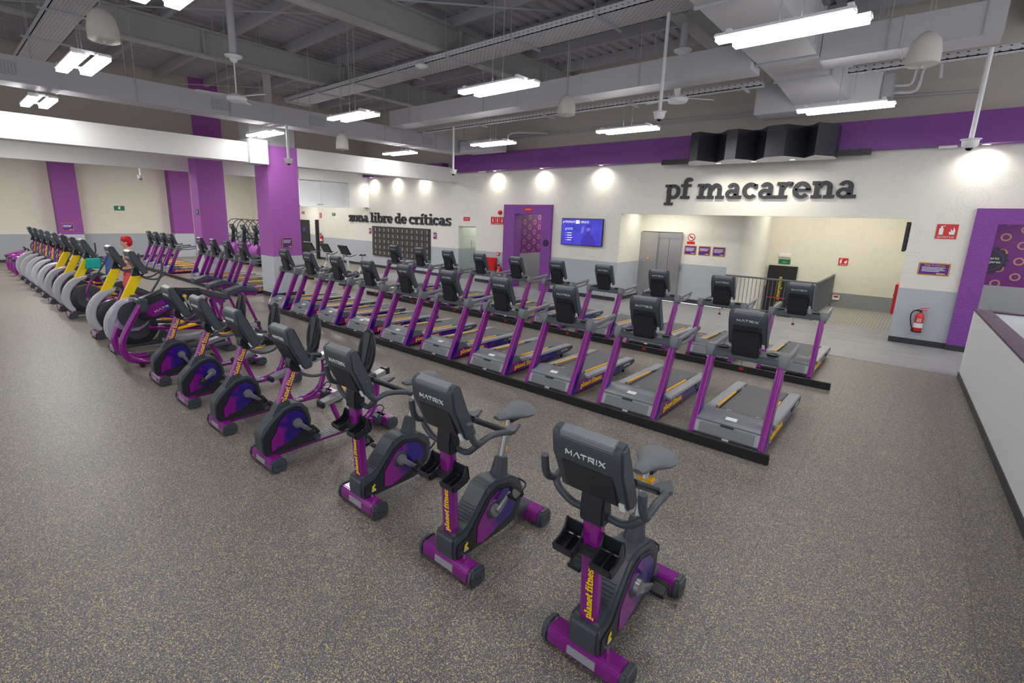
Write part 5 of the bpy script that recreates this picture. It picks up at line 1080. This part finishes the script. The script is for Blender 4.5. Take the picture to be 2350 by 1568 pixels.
def bell(x, y, z, lab, r=.18):
    t = thing('bell_pendant', lab, 'pendant', (x, y, z), 0, 'bell shaped pendants'); MB().lathe([(.001, -.17), (r*.85, -.175), (r, -.16), (r*1.0, -.02), (r*.85, .12), (r*.5, .2), (r*.2, .235), (.001, .24)], (0, 0, 0), 28).build('shade', 'beige', t)
    MB().lathe([(.001, -.20), (.02, -.2), (.02, -.17)], (0, 0, 0), 10).build('nub', 'beige', t)
    for s in (-1, 1): MB().cyl((s*.02, 0, .22), (s*.05, 0, 7-z), .004, 5).build('cable', 'ceil', t)
bell(-8.7, 1.93, 4.84, 'cream bell shaped pendant at the upper left corner'); bell(-.43, 9.0, 4.76, 'cream bell shaped pendant at the upper right, near the short duct'); bell(-6.04, 9.16, 4.77, 'cream bell shaped pendant in the middle of the ceiling'); bell(-11.2, 7.1, 4.2, 'cream bell shaped pendant partly behind the left duct', .15)
def camera_pole(x, y, z, top, lab):
    t = thing('ceiling_camera', lab, 'camera', (x, y, z), 0, 'dome cameras on white drop poles'); MB().cyl((0, 0, .06), (0, 0, top-z), .03, 12).build('pole', 'lightframe', t)
    MB().lathe([(.001, .07), (.12, .065), (.12, .055), (.10, .05), (.09, -.03), (.06, -.06), (.001, -.06)], (0, 0, 0), 24).build('housing', 'lightframe', t); MB().ball((0, 0, -.06), .045, .045, .04).build('dome', 'screen', t)
camera_pole(-3.94, 8.97, 4.34, 6.0, 'dome camera on a long white pole hanging from the wide cable tray'); camera_pole(.235, 10.3, 3.72, 5.0, 'dome camera on a white pole hanging at the right under the narrow tray')
camera_pole(-12.4, 6.3, 3.74, 4.61, 'dome camera on a white pole in front of the big purple column'); camera_pole(-10.7, 10.45, 3.75, 5.0, 'dome camera on a thin white pole in front of the purple band'); camera_pole(-22.2, 5.5, 3.6, 4.7, 'dome camera on a short pole under the low ceiling at left')
t = thing('smoke_detector', 'round white smoke detector under the wide cable tray', 'detector', (-9.6, 8.3, 5.93)); MB().lathe([(.001, -.05), (.10, -.04), (.16, 0), (.15, .03), (.001, .03)], (0, 0, 0), 24).build('disc', 'lightframe', t)
for x, z, lab in ((-12.6, 4.119, 'small white sensor box under the purple band, left one'), (.0, 4.119, 'small white sensor box under the purple band, right one')):
    t = thing('sensor_box', lab, 'sensor', (x, 13.8, z)); MB().box(-.14, .14, -.07, .07, -.04, 0).build('case', 'white', t, bev=.006)
# ------------------------------------------------------------------ person on the elliptical, towels
def skin_mesh(name, nodes, edges, m, parent=None, sub=2, loc=(0, 0, 0)):
    me = bpy.data.meshes.new(name); me.from_pydata([n[0] for n in nodes], edges, []); o = bpy.data.objects.new(name, me); C.objects.link(o)
    o.modifiers.new('skin', 'SKIN'); o.modifiers.new('sub', 'SUBSURF').levels = sub
    if not me.skin_vertices: raise RuntimeError('no skin layer')
    for i, n in enumerate(nodes): me.skin_vertices[0].data[i].radius = (n[1], n[2] if len(n) > 2 else n[1])
    me.skin_vertices[0].data[0].use_root = True
    dg = bpy.context.evaluated_depsgraph_get(); ev = bpy.data.meshes.new_from_object(o.evaluated_get(dg)); bpy.data.objects.remove(o)
    ev.materials.clear(); ev.materials.append(MT[m]); ev.shade_smooth(); ev.name = name
    r = bpy.data.objects.new(name, ev); C.objects.link(r); r.location = loc
    if parent: r.parent = parent
    return r
PX, PY = -14.35, 3.10   # feet on the foot plates of the third yellow machine, facing -y
N_ = [((0, 0, 1.02), .125, .10), ((0, .0, 1.15), .115, .09), ((0, .01, 1.30), .15, .105), ((0, .02, 1.43), .15, .085), ((0, .01, 1.52), .052), ((0, -.02, 1.57), .05), ((0, -.035, 1.66), .075, .085), ((0, -.03, 1.745), .07, .085),
      ((.185, .02, 1.45), .062), ((.24, .03, 1.22), .047), ((.19, -.27, 1.20), .033), ((.185, -.33, 1.21), .028), ((-.185, .02, 1.45), .062), ((-.24, .03, 1.22), .047), ((-.19, -.27, 1.20), .033), ((-.185, -.33, 1.21), .028),
      ((.09, .0, .96), .095), ((.12, -.16, .68), .065), ((.15, .0, .42), .045), ((.15, -.02, .40), .04), ((-.09, .0, .96), .095), ((-.12, -.10, .66), .065), ((-.16, .10, .45), .045), ((-.16, .08, .40), .04)]
Ed = [(0, 1), (1, 2), (2, 3), (3, 4), (4, 5), (5, 6), (6, 7), (3, 8), (8, 9), (9, 10), (10, 11), (3, 12), (12, 13), (13, 14), (14, 15), (0, 16), (16, 17), (17, 18), (18, 19), (0, 20), (20, 21), (21, 22), (22, 23)]
per = skin_mesh('person', N_, Ed, 'skin', loc=(PX, PY, 0))
tag(per, 'person with short red hair and bare shoulders exercising on a yellow-posted elliptical, facing left', 'person')
for s in (-1, 1):
    for k in range(4):
        x = s*.185+(k-1.5)*.017; MB().tube([(x, -.34, 1.215), (x, -.39, 1.222), (x, -.405-.003*k, 1.20), (x, -.39, 1.18)], .0075, 6, smooth=2).build('finger', 'skin', per)
    MB().tube([(s*.185-s*.025, -.33, 1.205), (s*.185-s*.05, -.36, 1.195), (s*.185-s*.045, -.385, 1.185)], .009, 6, smooth=2).build('thumb', 'skin', per)
    MB().ball((s*.155, -.10 if s > 0 else -.0, .385), .045, .12, .04).build('shoe', 'white', per)
    MB().ball((s*.072, -.02, 1.67), .012, .02, .03).build('ear', 'skin', per); MB().ball((s*.03, -.108, 1.69), .011, .006, .007).build('eye', 'screen', per)
MB().ball((0, -.113, 1.665), .011, .016, .018).build('nose', 'skin', per); MB().ball((0, -.112, 1.625), .025, .006, .007).build('mouth', 'darkred', per)
hr_ = MB().ball((0, .0, 1.735), .098, .11, .098).ball((0, .045, 1.69), .092, .085, .12)
for k in range(14):
    a = k*2.4; hr_.ball((.06*math.cos(a), .01+.07*math.sin(a), 1.775+.02*math.sin(k)), .035, .04, .03, 8)
hr_.build('hair', 'hair', per)
MB().sweep(spl([(0, .0, .98), (0, .0, 1.14), (0, .01, 1.28), (0, .02, 1.38)], 3), [(p[0], p[1]) for p in circ(.158, 16, .118)], side=(1, 0, 0), sc=[.95]*3+[.9]*3+[1.0]*3+[.92]).build('tank_top', 'peach', per)
lg = skin_mesh('leggings', [((0, 0, 1.02), .135, .11), ((.09, .0, .95), .105), ((.12, -.16, .68), .075), ((.15, .0, .45), .053), ((-.09, .0, .95), .105), ((-.12, -.10, .66), .075), ((-.16, .09, .48), .053)], [(0, 1), (1, 2), (2, 3), (0, 4), (4, 5), (5, 6)], 'coral', per)
def cloth(name, m, lab, x, y, z, w, drop1, drop2, seed, rz=0):
    random.seed(seed); nx_, nz_ = 9, 16; v = []
    path = []
    for j in range(nz_):
        u = j/(nz_-1)
        if u < .45: path.append((-.035, z-drop1*(1-u/.45)))
        elif u < .55: path.append((-.035+.7*(u-.45), z+.015*math.sin((u-.45)/.1*PI)))
        else: path.append((.035, z-drop2*(u-.55)/.45))
    for j, (dy, zz) in enumerate(path):
        for i in range(nx_):
            q = i/(nx_-1)-.5; k = .012*math.sin(i*1.9+j*.3+seed)*(min(1, abs(z-zz)*6)); v.append((x+dy+k+(.01 if dy > 0 else -.01)*math.cos(i), y+q*w*(1+.15*math.sin(j*.5+seed)), zz))
    f = [(j*nx_+i, j*nx_+i+1, (j+1)*nx_+i+1, (j+1)*nx_+i) for j in range(nz_-1) for i in range(nx_-1)]
    me = bpy.data.meshes.new(name); me.from_pydata(v, [], f); me.materials.append(MT[m]); me.shade_smooth(); o = bpy.data.objects.new(name, me); C.objects.link(o)
    sm = o.modifiers.new('thick', 'SOLIDIFY'); sm.thickness = .012; return tag(o, lab, 'towel')
cloth('towel', 'blue', 'blue towel draped over the handle of the elliptical the person uses', -14.16, 2.69, 1.35, .20, .40, .32, 3)
cloth('towel', 'teal', 'crumpled teal cloth hanging over the handle beside the blue towel', -14.15, 2.38, 1.33, .26, .22, .22, 8)
